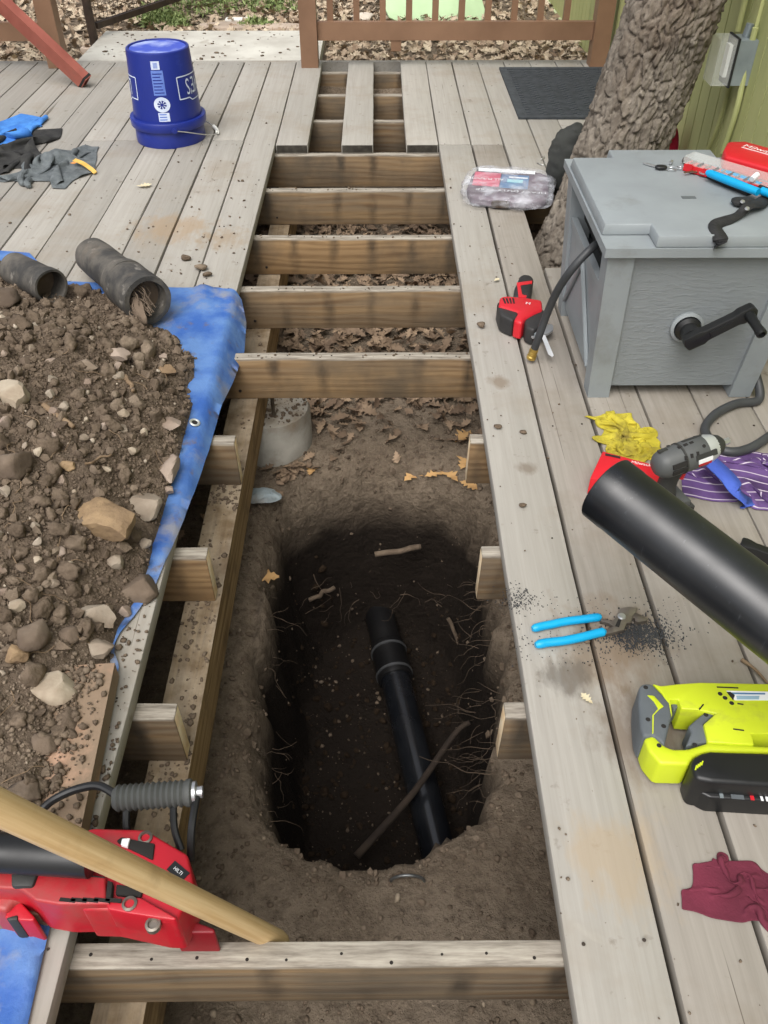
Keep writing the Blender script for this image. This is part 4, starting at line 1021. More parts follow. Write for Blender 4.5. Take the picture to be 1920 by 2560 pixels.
stick(98, 885, 162, 932, .008, 'short thick root piece lying on the far slope of the soil heap')
stick(272, 822, 292, 852, .007, 'pale broken stick standing in the soil near the old pipe', bend=.03)
stick(190, 1010, 242, 985, .003, 'thin pale rootlet curving above the big tan boulder', bend=.06)
items_r = bmesh.new()
for _ in range(46):
    px, py = RS.uniform(0, 390), RS.uniform(720, 1750); a = on_heap(px, py)
    if hz1(a.x, a.y) < .03: continue
    pts = [a+Vector((0, 0, .006))]; d = Vector((RS.normal(), RS.normal(), 0)).normalized()
    for k in range(5):
        d = (d+Vector((RS.normal(0, .5), RS.normal(0, .5), 0))).normalized(); q = pts[-1]+d*RS.uniform(.008, .022); q.z = max(hz1(q.x, q.y), .008)+RS.uniform(.002, .012); pts.append(q)
    tube(smooth_path(pts, 2), .0008, 5, items_r)
o = fin('rootlets', items_r, m_root); o['kind'] = 'stuff'

# loose board lying at the near end of the heap
e0 = at(248, 1432, .05); e1 = at(173, 1800, .05); d = (e1-e0).normalized(); nrm = Vector((d.y, -d.x, 0))
if nrm.x > 0: nrm = -nrm
b_w = NB('board_wood_dusty'); v = b_w.co((1, 1, 1)); col = b_w.mix(b_w.ramp(b_w.noise(b_w.co((20, 1.5, 20)), 3, 5), .35, .65), S(206, 166, 140), S(170, 132, 106))
col = b_w.mix(b_w.ramp(b_w.noise(v, 6, 6, .66), .34, .5, .25, .95), col, S(134, 116, 96)); b_w.set(Base_Color=col, Roughness=.9); b_w.bump(b_w.noise(v, 50, 5, .7), .4, .004); m_lb = b_w.m
lb = thing('loose_board', (e0.x, e0.y, .012), 'loose sawn board with a pinkish edge, half buried in the heap soil', 'board')
Ml = frame2(e0, d, nrm); bm = box(0, (e1-e0).length+.12, 0, .14, 0, .04, .003, None, Ml)
fin('plank', bm, m_lb, lb)
items = []
for _ in range(2200):
    u = RS.rand()*.38; wv_ = .14*RS.rand()**.6
    if RS.rand() > .25+.75*wv_/.14: continue
    q = e0+d*u+nrm*wv_; s = .0015+.008*RS.rand()**3; items.append(((q.x, q.y, max(q.z, .052)+s*.3), rotm(RS)*s, RS.randint(10)))
scatter('soil_on_board', items, rocks1, m_clod, None, False)

# ================================================================ old cut-out drain pipes
b = NB('old_pipe'); v = b.co(); col = b.mix(b.ramp(b.noise(v, 9, 6, .65), .4, .62), S(58, 57, 55), S(104, 99, 91)); col = b.mix(b.ramp(b.noise(v, 13, 6, .6), .6, .7, 0, .8), col, S(176, 170, 160)); col = b.mix(b.ramp(b.noise(v, 5, 4), .54, .7, 0, .8), col, S(98, 82, 64))
b.set(Base_Color=col, Roughness=.7); b.bump(b.noise(v, 45, 5), .5, .004); m_old = b.m
def rough_pipe(name, prof, M, mat, parent, amp=.0025, seg=40):
    bm = lathe(prof, seg, M, None, True)
    for v_ in bm.verts: v_.co += Vector((mnoise.noise(v_.co*22), mnoise.noise(v_.co*22+Vector((5, 1, 2))), mnoise.noise(v_.co*22+Vector((2, 8, 4)))))*amp
    return fin(name, bm, mat, parent, 50)
f1 = at(320, 650, .09); f0 = at(205, 556, .064); ax = (f0-f1).normalized(); LP = (f0-f1).length
t = thing('old_pipe', (f1.x, f1.y, .0), 'old black drain pipe with a wide coupling, mud hanging from its open end', 'pipe')
Mx = axis_M(f1, ax)
sl_ = .46*LP; rp, rc = .060, .072
rough_pipe('coupling', [(rp-.002, .0), (rc, 0), (rc+.001, .02), (rc-.001, sl_*.9), (rc-.004, sl_), (rp-.004, sl_)], Mx, m_old, t)
rough_pipe('pipe_barrel', [(rp-.007, .03), (rp, .03), (rp, LP*.9), (rp*.97, LP+.02), (rp-.007, LP+.02)], Mx, m_old, t)
for kz in (.25, .8): rough_pipe('clamp_band', [(rc-.001, sl_*kz-.008), (rc+.001, sl_*kz-.008), (rc+.001, sl_*kz+.008), (rc-.001, sl_*kz+.008)], Mx, m_old, t, .001)
bm = lathe([(0, .05), (rp-.006, .05), (rp-.006, .07), (0, .07)], 24, Mx); fin('mud_plug', bm, m_drt, t)
bm = bmesh.new()
for k in range(34):
    a = RS.uniform(-.3, 1.6); p0 = Mx @ Vector((math.cos(a)*rp*.8, math.sin(a)*rp*.8, .04)); pts = [p0]
    for j in range(5): pts.append(pts[-1]-ax*RS.uniform(.006, .02)+Vector((RS.normal(0, .007), RS.normal(0, .007), -RS.uniform(.004, .02))))
    tube(smooth_path([Vector((q.x, q.y, max(q.z, .012))) for q in pts], 2), [.0035]+[.0016]*10, 5, bm)
o = fin('hanging_mud', bm, m_drt, t); o['kind'] = 'stuff'
V, Fc = rock_np(77, 3, .45, 2); Mn = np.array(Mx.to_3x3()); V = (V*np.array([.016, .04, .05]))@Mn.T
pp_ = Mx @ Vector((.036, -.02, .0)); fin_np('mud_lump', V+np.array(pp_), Fc, m_drt, t)
f1 = at(112, 620, .095); f0 = at(56, 592, .085); ax = (f0-f1).normalized(); Mx = axis_M(f1, ax)
t = thing('pipe_offcut', (f1.x, f1.y, 0), 'short dusty black pipe offcut with an open end poking from the heap', 'pipe')
rough_pipe('pipe_barrel', [(.046, 0), (.052, 0), (.0535, .01), (.0535, .03), (.0515, .035), (.0515, .22), (.046, .22)], Mx, m_old, t)
bm = lathe([(0, .07), (.0455, .07), (.0455, .09), (0, .09)], 24, Mx); fin('mud_plug', bm, m_drt, t)

# ================================================================ PIT: new pipe, roots, sticks
m_abs = NB('black_abs'); v = m_abs.co(); m_abs.set(Base_Color=m_abs.mix(m_abs.ramp(m_abs.noise(v, 5, 6, .65), .5, .75), S(20, 22, 26), S(34, 36, 39)), Roughness=m_abs.ramp(m_abs.noise(v, 8, 5), .3, .7, .16, .3)); m_abs.b.inputs['Specular IOR Level'].default_value = .95; m_abs = m_abs.m
m_rub = MAT('coupling_rubber', S(17, 17, 18), S(26, 25, 25), 8, .42, .2, 50)
m_steel = MAT('steel', S(196, 198, 200), None, rough=.28, metal=.75)
m_band = MAT('clamp_steel', S(120, 122, 124), None, rough=.3, metal=.7)
zc = FLOOR+.085
p0 = at(824, 1345, zc); p1 = at(944, 1830, zc); ax = (p1-p0).normalized(); L1 = (p1-p0).length+.45; Mx = axis_M(p0, ax)
t = thing('drain_pipe', (p0.x, p0.y, FLOOR), 'new glossy black drain pipe running along the floor of the pit', 'pipe')
bm = lathe([(.044, .0), (.052, .0), (.052, L1), (.044, L1)], 40, Mx, None, True); fin('pipe_barrel', bm, m_abs, t)
cl = thing('pipe_coupling', (p0.x, p0.y, FLOOR), 'black rubber coupling with two steel clamps on the pit pipe', 'coupling')
ca_, cb_ = .13, .255
bm = lathe([(.0525, ca_-.012), (.06, ca_-.012), (.062, ca_), (.061, ca_+.02), (.0605, cb_-.03), (.062, cb_), (.060, cb_+.012), (.0525, cb_+.012)], 40, Mx, None, True); fin('sleeve', bm, m_rub, cl)
for q in (ca_+.012, cb_-.012): bm = lathe([(.0615, q-.0045), (.0650, q-.0045), (.0650, q+.0045), (.0615, q+.0045)], 40, Mx, None, True); fin('clamp_band', bm, m_band, cl)
bm = lathe([(.0525, -.2), (.0545, -.2), (.0545, .112), (.0525, .112)], 30, Mx, None, True); fin('old_stub', bm, m_rub, cl)
on_floor = lambda a, c: on_ground(a, c, 24, -1.1)
def gpath(pts, lift): return [on_ground(x, y, 24, -1.)+Vector((0, 0, l)) for (x, y), l in zip(pts, lift)]
m_rootd = MAT('dark_root', S(58, 47, 37), S(42, 33, 26), 16, .9, .5, 60)
q0 = at(770, 1850, FLOOR+.10); q1 = at(890, 1715, FLOOR+.165); q2 = at(985, 1590, FLOOR+.30); q3 = at(1068, 1500, FLOOR+.48)
q3 = at(1015, 1560, FLOOR+.34); o = fin('thick_root', tube(smooth_path([q0, q1+Vector((.004, .004, 0)), q2+Vector((-.006, .004, 0)), q3], 6), [.0125-.0003*k for k in range(19)], 10), m_rootd, None, True, tuple(q0)); tag(o, 'thick dark root crossing over the new black pipe in the pit', 'root')
m_pits = MAT('muddy_root', S(112, 97, 81), S(82, 69, 56), 25, .95, .5, 80)
def wallstick(a, c, depth_a, depth_b, r, lab, mat=m_pits):
    A, B = atY(a[0], a[1], depth_a), atY(c[0], c[1], depth_b); d = B-A
    pts = [A+d*t+Vector((RS.normal(0, .004), RS.normal(0, .004), RS.normal(0, .004))) for t in np.linspace(0, 1, 6)]
    o = fin('stick', tube(smooth_path(pts, 3), r, 8), mat, None, True, tuple(A)); return tag(o, lab, 'stick')
wy = max(q[1] for q in RIM)
wallstick((812, 1198), (908, 1182), wy-.15, wy-.135, .010, 'pale broken root sticking across the far pit wall')
wallstick((668, 1295), (722, 1270), wy-.2, wy-.165, .008, 'short grey stick on the left of the far pit wall')
wallstick((972, 1335), (992, 1395), wy-.24, wy-.27, .007, 'short straight root on the right pit wall')
bm = bmesh.new()
def rootlet(x0, y0, n, step, dirx, r=.0018):
    a = on_ground(x0, y0, 24, -.9); pts = [a]; d = Vector((dirx, RS.normal(0, .3), -.2)).normalized()
    for k in range(n):
        d = (d+Vector((RS.normal(0, .35), RS.normal(0, .35), RS.normal(-.05, .35)))).normalized(); pts.append(pts[-1]+d*step)
    tube(smooth_path(pts, 2), [r*(1-.6*k/(2*n)) for k in range(2*n+1)], 5, bm)
for _ in range(60): rootlet(RS.uniform(1020, 1085), RS.uniform(1250, 1750), RS.randint(4, 9), RS.uniform(.012, .026), -1, RS.uniform(.0006, .0013))
for _ in range(20): rootlet(RS.uniform(570, 600), RS.uniform(1250, 1780), RS.randint(3, 8), RS.uniform(.01, .022), 1, RS.uniform(.0006, .0012))
for _ in range(26): rootlet(RS.uniform(640, 1010), RS.uniform(1160, 1300), RS.randint(4, 9), RS.uniform(.012, .026), RS.normal(0, .6), RS.uniform(.0007, .0015))
o = fin('fine_roots', bm, MAT('fine_root', S(96, 81, 66), S(70, 58, 46), 20, .9)); o['kind'] = 'stuff'
items = []
for _ in range(900):
    x = RS.uniform(-.34, .36); y = RS.uniform(.9, 2.1); s = .003+.014*RS.rand()**3
    if rim_sd(x, y) < .05: continue
    items.append(((x, y, gz(x, y)+s*.3), rotm(RS)*s, RS.randint(10)))
rim_items = []
while len(rim_items) < 650:
    x = RS.uniform(-.45, .4); y = RS.uniform(.7, 2.25); q_ = rim_sd(x, y)
    if not -.075 < q_ < .012: continue
    s = .002+.010*RS.rand()**3.2; rim_items.append(((x, y, gz(x, y)+s*.15), rotm(RS)*s, RS.randint(10)))
scatter('rim_crumbs', rim_items, clods1, m_clod, None, 40)
scatter('pit_floor_crumbs', items, clods1, soil_mat('pit_soil', S(64, 52, 40), S(50, 40, 31), S(42, 33, 25), False))  # pit crumbs darkened too, the pit's shade is in their colour
q = on_ground(880, 1900); pts = [q+Vector((.036*math.cos(a), -.004, .028*math.sin(a))) for a in np.linspace(0, math.pi, 16)]
o = fin('metal_ring', tube(pts, .0035, 8), MAT('dull_steel', S(150, 152, 150), S(96, 98, 98), 30, .4, metal=.8), None, True, tuple(q)); tag(o, 'curved metal wire hoop half buried in the dirt in front of the pit', 'wire hoop')
# ================================================================ BUCKET (upside down)
m_bk = MAT('blue_plastic', S(26, 42, 124), S(31, 48, 136), 4, .36, .06, 80, dirt=S(70, 88, 170), dscale=4, dlo=.58, dhi=.78)
m_bt = MAT('scuffed_blue', S(60, 82, 190), S(176, 190, 232), 9, .42, .1, 60, lo=.42, hi=.66)
m_white = MAT('white_print', S(214, 224, 240), S(196, 208, 232), 20, .5)
m_lt = MAT('pale_blue_print', S(104, 132, 206), S(92, 120, 198), 20, .5)
bp = at(371, 297, 0); bx_, by_ = bp.x, bp.y
t = thing('bucket', (bx_, by_, 0), 'blue plastic bucket standing upside down on the deck', 'bucket')
def br(z): return .1465-(z-.1)/.27*.0155                # wall radius above the band
Mb = Matrix.Translation((bx_, by_, 0))
bm = lathe([(.14, .0), (.150, .0), (.1515, .012), (.1495, .06), (br(.1), .066), (br(.1), .1), (br(.362), .362), (br(.366)-.001, .368), (br(.37)-.004, .3705), (.121, .3705), (.118, .362), (.0, .360), (0, .355), (.119, .355), (.14, .1)], 72, Mb, None, True)
fin('bucket_wall', bm, m_bk, t, 40)
bm = lathe([(.1485, .068), (.160, .066), (.163, .072), (.1645, .1), (.162, .104), (.1475, .1045)], 72, Mb, None, True); fin('rim_band', bm, m_bk, t, 40)
bm = lathe([(0, .3605), (.117, .3625), (.117, .3655), (0, .364)], 48, Mb); fin('base_disc', bm, m_bt, t)
camdir = math.atan2(-by_, -bx_)                          # side facing the photographer
def onb(phi, z, off=.0012): r = br(z)+off; a = camdir+phi; return Vector((bx_+r*math.cos(a), by_+r*math.sin(a), z))
def patch(name, ph0, ph1, z0, z1, mat, n=8, off=.0012, sk=0):
    bm = bmesh.new(); R_ = []
    for k in range(n+1):
        p = ph0+(ph1-ph0)*k/n; R_.append([bm.verts.new(onb(p+sk, z0, off)), bm.verts.new(onb(p, z1, off)), bm.verts.new(onb(p, z1, off-.001)), bm.verts.new(onb(p+sk, z0, off-.001))])
    for k in range(n):
        for j in range(4): bm.faces.new((R_[k][j], R_[k][(j+1) % 4], R_[k+1][(j+1) % 4], R_[k+1][j]))
    bm.faces.new(R_[0]); bm.faces.new(R_[-1]); return fin(name, bm, mat, t, False)
# phi>0 is towards the right of the picture
c1 = -.16
patch('barcode_label', c1-.13, c1+.13, .312, .343, m_white)
for k in range(9): patch('barcode_bar', c1-.06+.014*k, c1-.06+.014*k+(.006 if k % 2 else .009), .317, .338, m_lt, 1, .0016)
patch('print_panel', c1-.16, c1+.20, .214, .308, m_lt, 8, .0008)
for k in range(7): patch('print_line', c1-.13, c1+.16-.03*(k % 3), .222+.012*k, .226+.012*k, m_bk, 6, .0012)
bm = bmesh.new()
def cone_poly(bm, pts, off=.0013):
    vs_ = [bm.verts.new(onb(p, z, off)) for p, z in pts]; bm.faces.new(vs_)
pc_, zc_ = c1+.03, .178
for k in range(24):                                    # round pictogram with spokes
    a0_, a1_ = 2*math.pi*k/24, 2*math.pi*(k+1)/24
    r0_, r1_ = ((.017, .030) if k % 3 else (.006, .030)); f_ = lambda r, a: (pc_+r*math.cos(a)/.145*1.15, zc_+r*math.sin(a))
    cone_poly(bm, [f_(r0_, a0_), f_(r1_, a0_), f_(r1_, a1_), f_(r0_, a1_)])
fin('pictogram', bm, m_white, t, False)
patch('notice_label', c1-.12, c1+.20, .112, .146, m_white)
for k in range(3): patch('notice_line', c1-.09, c1+.12, .117+.0105*k, .1215+.0105*k, m_lt, 6, .0016)
def wrap_text(name, s, size, phi, z, flip, sx=1.):
    b_ = text_tris(s, size); sg = -1 if flip else 1
    for v_ in b_.verts: q = onb(phi+sg*v_.co.x*sx/.146, z+sg*v_.co.y, .0018); v_.co = q
    return fin(name, b_, m_white, t, False)
def logo(phi):
    wrap_text('logo_lettering', "LOWE'S", .088, phi, .236, True, .62)
    W_ = .93; bm = bmesh.new()
    out = [(-W_, .19), (-W_, .275), (-.1*W_, .275), (0, .287), (.1*W_, .275), (W_, .275), (W_, .19), (.62*W_, .19), (.5*W_, .178), (0, .178), (-.5*W_, .178), (-.62*W_, .19)]
    nn_ = len(out)
    for k in range(nn_):
        a_, b_ = out[k], out[(k+1) % nn_]; m_ = max(1, int(abs(b_[0]-a_[0])/.1))
        for j in range(m_):
            P0 = (a_[0]+(b_[0]-a_[0])*j/m_, a_[1]+(b_[1]-a_[1])*j/m_); P1 = (a_[0]+(b_[0]-a_[0])*(j+1)/m_, a_[1]+(b_[1]-a_[1])*(j+1)/m_)
            dx, dz = (P1[0]-P0[0])*.146, P1[1]-P0[1]; l_ = math.hypot(dx, dz) or 1; ox, oz = -dz/l_*.0022/.146, dx/l_*.0022
            cone_poly(bm, [(phi+P0[0]-ox, P0[1]-oz), (phi+P1[0]-ox, P1[1]-oz), (phi+P1[0]+ox, P1[1]+oz), (phi+P0[0]+ox, P0[1]+oz)], .0016)
    fin('logo_outline', bm, m_white, t, False)
logo(1.36); logo(-1.85)
# bail handle resting on the deck
m_wire = MAT('bright_wire', S(212, 212, 208), None, rough=.3, metal=.8)
ha = camdir+.10; A_ = Vector((math.cos(ha), math.sin(ha), 0)); B_ = Vector((-math.sin(ha), math.cos(ha), 0))
if B_.x < 0: B_ = -B_
cz = .078; pts = []
for k in range(25):
    a = math.pi*k/24; w_ = math.cos(a); e = math.sin(a); q = Vector((bx_, by_, 0))+A_*(.166*w_)+B_*(.205*e**.8); q.z = cz-(cz-.012)*e; pts.append(q)
bm = tube(pts, .0022, 8); hd = fin('handle', bm, m_wire, t)
bm = tube(pts[10:15], .0085, 12); fin('grip', bm, MAT('white_grip', S(232, 232, 226), None, rough=.4), hd)
for sgn in (1, -1): bm = lathe([(0, 0), (.012, 0), (.012, .012), (0, .014)], 16, axis_M(Vector((bx_, by_, cz))+A_*sgn*.158, A_*sgn)); fin('handle_ear', bm, m_bk, t)

# ================================================================ gloves and rags on the left
m_gg = MAT('grey_fabric', S(108, 114, 116), S(80, 86, 88), 30, .9, .6, 150)
m_bl = MAT('black_fabric', S(34, 34, 34), S(52, 52, 50), 25, .85, .6, 120)
m_br = MAT('blue_rag_fabric', S(74, 140, 214), S(52, 112, 190), 18, .85, .5, 120)
g = sim_cloth('work_glove', 122, 361, 134, 46, -.12, (.58, .5), 5, m_gg, 'crumpled grey work glove with an orange yellow cuff edge', 'glove', 46, 30, warp=.25)
bm = bmesh.new(); cp = smooth_path([at(160, 345, .026), at(178, 352, .026), at(196, 364, .016), at(206, 373, .008)], 4)
for k in range(len(cp)-1):
    n_ = Vector((.35, .9, 0)).normalized()*.011; a_, b_ = cp[k], cp[k+1]
    hexa([a_-n_-Vector((0, 0, .003)), b_-n_-Vector((0, 0, .003)), b_+n_-Vector((0, 0, .003)), a_+n_-Vector((0, 0, .003)), a_-n_, b_-n_, b_+n_+Vector((0, 0, .002)), a_+n_+Vector((0, 0, .002))], bm)
fin('cuff', bm, MAT('yellow_cuff', S(232, 190, 104), S(214, 168, 80), 20, .8), g)
V, Fc = rock_np(41, 2, .2, 3); q = at(157, 352, .04); fin_np('orange_tag', V*np.array([.014, .008, .003])+np.array(q), Fc, MAT('orange_fabric', S(222, 150, 84), None, rough=.8), g)
for (pts_) in ([(52, 372), (44, 388), (50, 398)], [(64, 388), (58, 396), (64, 402)]):
    P_ = [at(x, y, .012) for x, y in pts_]; fin('finger', tube(smooth_path(P_, 4), [.013]*7+[.011, .006], 10), m_gg, g)
sim_cloth('black_glove', 40, 331, 86, 52, .3, (.5, .5), 8, m_bl, 'bunched black cloth glove between the grey glove and blue rag', 'glove', 34, 34, warp=.2)
sim_cloth('blue_rag', 14, 292, 100, 52, -.3, (.6, .6), 12, m_br, 'bright blue crumpled rag beside the black glove', 'rag', 36, 30, warp=.25)

# ================================================================ doormat, bag, red cloth, package
d0, d1 = at(1118, 256, .006), at(1075, 134, .006)
mx0, my0, my1 = (d0.x+d1.x)/2, d0.y, 5.05
m_mat = MAT('doormat_rubber', S(66, 71, 76), S(50, 54, 58), 30, .85, .5, 140)
t = thing('doormat', ((mx0+1.22)/2, (my0+my1)/2, .002), 'dark grey ribbed doormat lying beside the tree trunk', 'doormat')
bm = box(mx0, 1.225, my0, my1, .002, .0075, .002); fin('mat_base', bm, m_mat, t)
bm = bmesh.new()
for (a_, b_, c_, d_) in ((mx0, 1.225, my0, my0+.035), (mx0, 1.225, my1-.035, my1), (mx0, mx0+.035, my0+.036, my1-.036), (1.19, 1.225, my0+.036, my1-.036)): box(a_, b_, c_, d_, .0078, .012, .0015, bm)
fin('border', bm, m_mat, t)
bm = bmesh.new()
for k in range(40):
    y_ = my0+.045+(my1-my0-.09)*k/40
    for j in range(6):
        x_ = mx0+.045+(1.18-mx0-.045)*j/6+(.02 if k % 2 else 0); box(x_, min(x_+.062, 1.186), y_, y_+.012, .0078, .0108, 0, bm)
o = fin('ribs', bm, m_mat, t); o['kind'] = 'stuff'
m_bag = MAT('black_bag_cloth', S(42, 44, 42), S(58, 60, 56), 12, .8, .4, 60)
# black bag slumped against the far side of the trunk
c_ = atY(1232, 352, 3.4); c_.z = c_.z-.13; V, Fc = ico(5); V = V.copy(); V = V*np.array([.085, .07, .15]); V[:, 2] = np.where(V[:, 2] < 0, V[:, 2]*.85, V[:, 2])
fo = 1-np.abs(fbm(P3(V[:, 0]*9, V[:, 1]*9, V[:, 2]*22), 3, 61)); V *= (.78+.34*fo)[:, None]; V[:, 2] -= V[:, 2].min()
o = fin_np('black_bag', V+np.array([c_.x, c_.y, c_.z]), Fc, m_bag, None, True, tuple(c_)); tag(o, 'slumped black cloth bag tucked beside the tree trunk', 'bag')
# red cloth hanging behind the trunk
rp_ = atX(1447, 300, 1.21); m_redc = MAT('red_fabric', S(190, 30, 58), S(150, 18, 44), 10, .75, .3, 60)
bm = bmesh.new(); rows = []
for i in range(14):
    row = []
    for j in range(12):
        u, q = i/13, j/11; yy = rp_.y-.075+.15*u*(.7+.3*q); row.append(bm.verts.new((1.222+.03*math.sin(u*9+q*2)*(.3+.7*q)-.05*q*q, yy, .003+(rp_.z+.075)*q+.02*math.sin(u*5))))
    rows.append(row)
for i in range(13):
    for j in range(11): bm.faces.new((rows[i][j], rows[i+1][j], rows[i+1][j+1], rows[i][j+1]))
bmesh.ops.solidify(bm, geom=bm.faces[:], thickness=.004)
o = fin('red_cloth', bm, m_redc, None, True, (1.222, rp_.y, 0)); tag(o, 'red cloth standing between the tree trunk and green wall', 'cloth')

# plastic-wrapped package
PK = [at(1005, 372, .05), at(1180, 382, .05), at(1192, 455, .03), at(1100, 462, .03), at(998, 432, .03)]
pkc = at(1097, 420, 0); t = thing('packaged_tarp', (pkc.x, pkc.y, .001), 'folded brown tarp in a clear plastic bag with a red and blue printed label', 'package')
def pillow(hx, hy, hz, n=28, p=5., wr=.0, seed=1):
    V, Fc = ico(5); V = V.copy(); s_ = np.sign(V); V = s_*np.abs(V)**(1/1.0)
    k = (np.abs(V)**p).sum(1)**(-1/p); V = V*k[:, None]
    V = V*np.array([hx, hy, hz])
    if wr: V *= (1+wr*fbm(P3(V[:, 0]*26, V[:, 1]*34, V[:, 2]*40), 3, seed))[:, None]
    return V, Fc
ea = (at(1185, 420, 0)-at(1003, 408, 0)); ang = math.atan2(ea.y, ea.x); hxp = ea.length/2; hyp = (at(1097, 380, .0)-at(1097, 452, .0)).length/2
Rz = np.array([[math.cos(ang), -math.sin(ang), 0], [math.sin(ang), math.cos(ang), 0], [0, 0, 1]])
def place(V, z): return V@Rz.T+np.array([pkc.x, pkc.y, z])
V, Fc = pillow(hxp*.93, hyp*.9, .021, p=5, wr=.05, seed=4); fin_np('folded_tarp', place(V, .023), Fc, MAT('brown_tarp', S(112, 96, 108), S(84, 70, 76), 6, .6, .3, 30), t)
V, Fc = pillow(hxp*1.07, hyp*1.06, .026, p=4, wr=.10, seed=9)
mg = NB('clear_film'); vv = mg.co(); mg.set(Base_Color=(.86, .88, .95, 1), Roughness=.16, Alpha=mg.ramp(mg.noise(vv, 16, 4), .42, .7, .1, .5)); mg.bump(mg.noise(mg.co((18, 40, 18)), 1.2, 4), .6, .01); m_film = mg.m
fin_np('clear_bag', place(V, .029), Fc, m_film, t)
def pk(u, v_, z=.0775): return Vector(place(np.array([[u*hxp, v_*hyp, 0]]), z)[0])
def pkpatch(name, u0, u1, v0, v1, mat, z=.0460):
    bm = bmesh.new(); n_ = 6
    for i in range(n_):
        a_, b_ = u0+(u1-u0)*i/n_, u0+(u1-u0)*(i+1)/n_
        q = [pk(a_, v0, z), pk(b_, v0, z), pk(b_, v1, z), pk(a_, v1, z)]
        hexa([p-Vector((0, 0, .001)) for p in q]+q, bm)
    return fin(name, bm, mat, t, False)
m_lred = MAT('label_red', S(206, 96, 118), S(190, 76, 100), 12, .4); m_lblu = MAT('label_blue', S(92, 132, 168), S(70, 104, 150), 12, .4); m_lwht = MAT('label_white', S(236, 238, 240), None, rough=.35)
pkpatch('label_strip', -.78, .58, .62, .82, m_lwht); pkpatch('label_red_panel', -.84, -.22, -.28, .55, m_lred); pkpatch('label_blue_panel', -.2, .45, -.32, .5, m_lblu)
pkpatch('label_bar', -.05, .32, .02, .2, MAT('label_teal', S(150, 206, 214), None, rough=.4), .0470); pkpatch('label_line', -.02, .42, .3, .36, m_lwht, .0470)
e_r = Vector((math.cos(ang), math.sin(ang), 0)); e_u = Vector((-math.sin(ang), math.cos(ang), 0))
flat_text('label_lettering', 'HEAVY DUTY TARP', .034, frame2(pk(.08, -.5, .0472), -e_r, -e_u+Vector((0, 0, .12))), m_lwht, t, .9)
flat_text('label_lettering', 'ALL PURPOSE', .03, frame2(pk(-.55, .14, .0472), -e_r, -e_u), m_lwht, t, .75)
V, Fc = pillow(.034, .006, .014, p=4); q = pk(-.12, -.93, .022); fin_np('tarp_grommet_tab', V@Rz.T+np.array(q), Fc, MAT('brown_tab', S(78, 60, 44), S(54, 40, 30), 12, .6), t)

# ================================================================ HOSE REEL CABINET
m_gp = NB('grey_resin'); v = m_gp.co(); m_gp.set(Base_Color=m_gp.mix(m_gp.ramp(m_gp.noise(v, 6, 7, .7), .56, .74, 0, .5), m_gp.mix(m_gp.ramp(m_gp.noise(v, 5, 5), .4, .7), S(143, 150, 153), S(131, 137, 140)), S(108, 108, 102)), Roughness=.55); m_gp.bump(m_gp.noise(m_gp.co((6, 60, 60)), 3, 4), .12, .002); m_gp = m_gp.m
m_gt = NB('grey_stucco_resin'); v = m_gt.co((30, 30, 95)); m_gt.set(Base_Color=S(130, 136, 139), Roughness=.6); vr = m_gt.co((14, 14, 60)); m_gt.t.nodes[-1].inputs['Rotation'].default_value = (0, R(32), 0)
m_gt.bump(m_gt.ramp(m_gt.noise(vr, 2.4, 5, .6, .6), .48, .62), .3, .004); m_gt = m_gt.m
BX0, BX1, BY0, BY1 = .556, .99, 1.897, 2.392          # footprint at the deck
TX0, TX1, TY0, TY1 = .535, 1.022, 1.874, 2.42          # just under the lid
ZL = .415
cab = thing('hose_reel_cabinet', ((BX0+BX1)/2, (BY0+BY1)/2, 0), 'grey resin garden hose reel box with crank beside the tree', 'hose reel')
def lerp(a, b, t_): return a+(b-a)*t_
def cc(fx, fy, z):
    k = z/ZL; return Vector((lerp(lerp(BX0, TX0, k), lerp(BX1, TX1, k), fx), lerp(lerp(BY0, TY0, k), lerp(BY1, TY1, k), fy), z))
def col_(f0, f1, g0, g1, z0, z1, bev, bm=None): return hexa([cc(f0, g0, z0), cc(f1, g0, z0), cc(f1, g1, z0), cc(f0, g1, z0), cc(f0, g0, z1), cc(f1, g0, z1), cc(f1, g1, z1), cc(f0, g1, z1)], bm, bev)
for f0 in (0, .87):
    for g0 in (0, .89): fin('leg', col_(f0, f0+.13, g0, g0+.11, .002, ZL, .006), m_gp, cab)
fin('front_panel', col_(.131, .869, .02, .05, .035, ZL-.002, .003), m_gt, cab)
fin('back_panel', col_(.131, .869, .95, .98, .035, ZL-.002, .003), m_gt, cab)
fin('right_panel', col_(.955, .985, .111, .889, .035, ZL-.002, .003), m_gt, cab)
lp = fin('left_panel', col_(.02, .045, .111, .889, .035, .285, .003), m_gp, cab)
fin('rail', col_(.012, .05, .111, .889, .287, .305, .003), m_gp, cab)
for (ga, za, gb, zb) in ((.13, .06, .5, .27), (.5, .27, .87, .06)):
    A_, B_ = cc(.008, ga, za), cc(.008, gb, zb); fin('brace', tube([A_, B_], .006, 6), m_gp, lp)
fin('slot_shade', col_(.09, .11, .112, .888, .30, ZL-.002, 0), m_dark, cab)  # near-black sheet painting in the shade behind the hose slot
fin('floor_tray', col_(.135, .865, .055, .945, .04, .05, 0), m_gp, cab)
LX0, LX1, LY0, LY1 = .522, 1.04, 1.858, 2.438
lid = fin('lid', box(LX0, LX1, LY0, LY1, ZL, ZL+.022, .006), m_gp, cab)
nx, ny = .115, .072
top_pl = [(LX0+nx, LY0+.004), (LX1-nx, LY0+.004), (LX1-nx, LY0+ny), (LX1-.004, LY0+ny), (LX1-.004, LY1-ny*.9), (LX1-nx, LY1-ny*.9), (LX1-nx, LY1-.004), (LX0+nx, LY1-.004), (LX0+nx, LY1-ny*.9), (LX0+.004, LY1-ny*.9), (LX0+.004, LY0+ny), (LX0+nx, LY0+ny)]
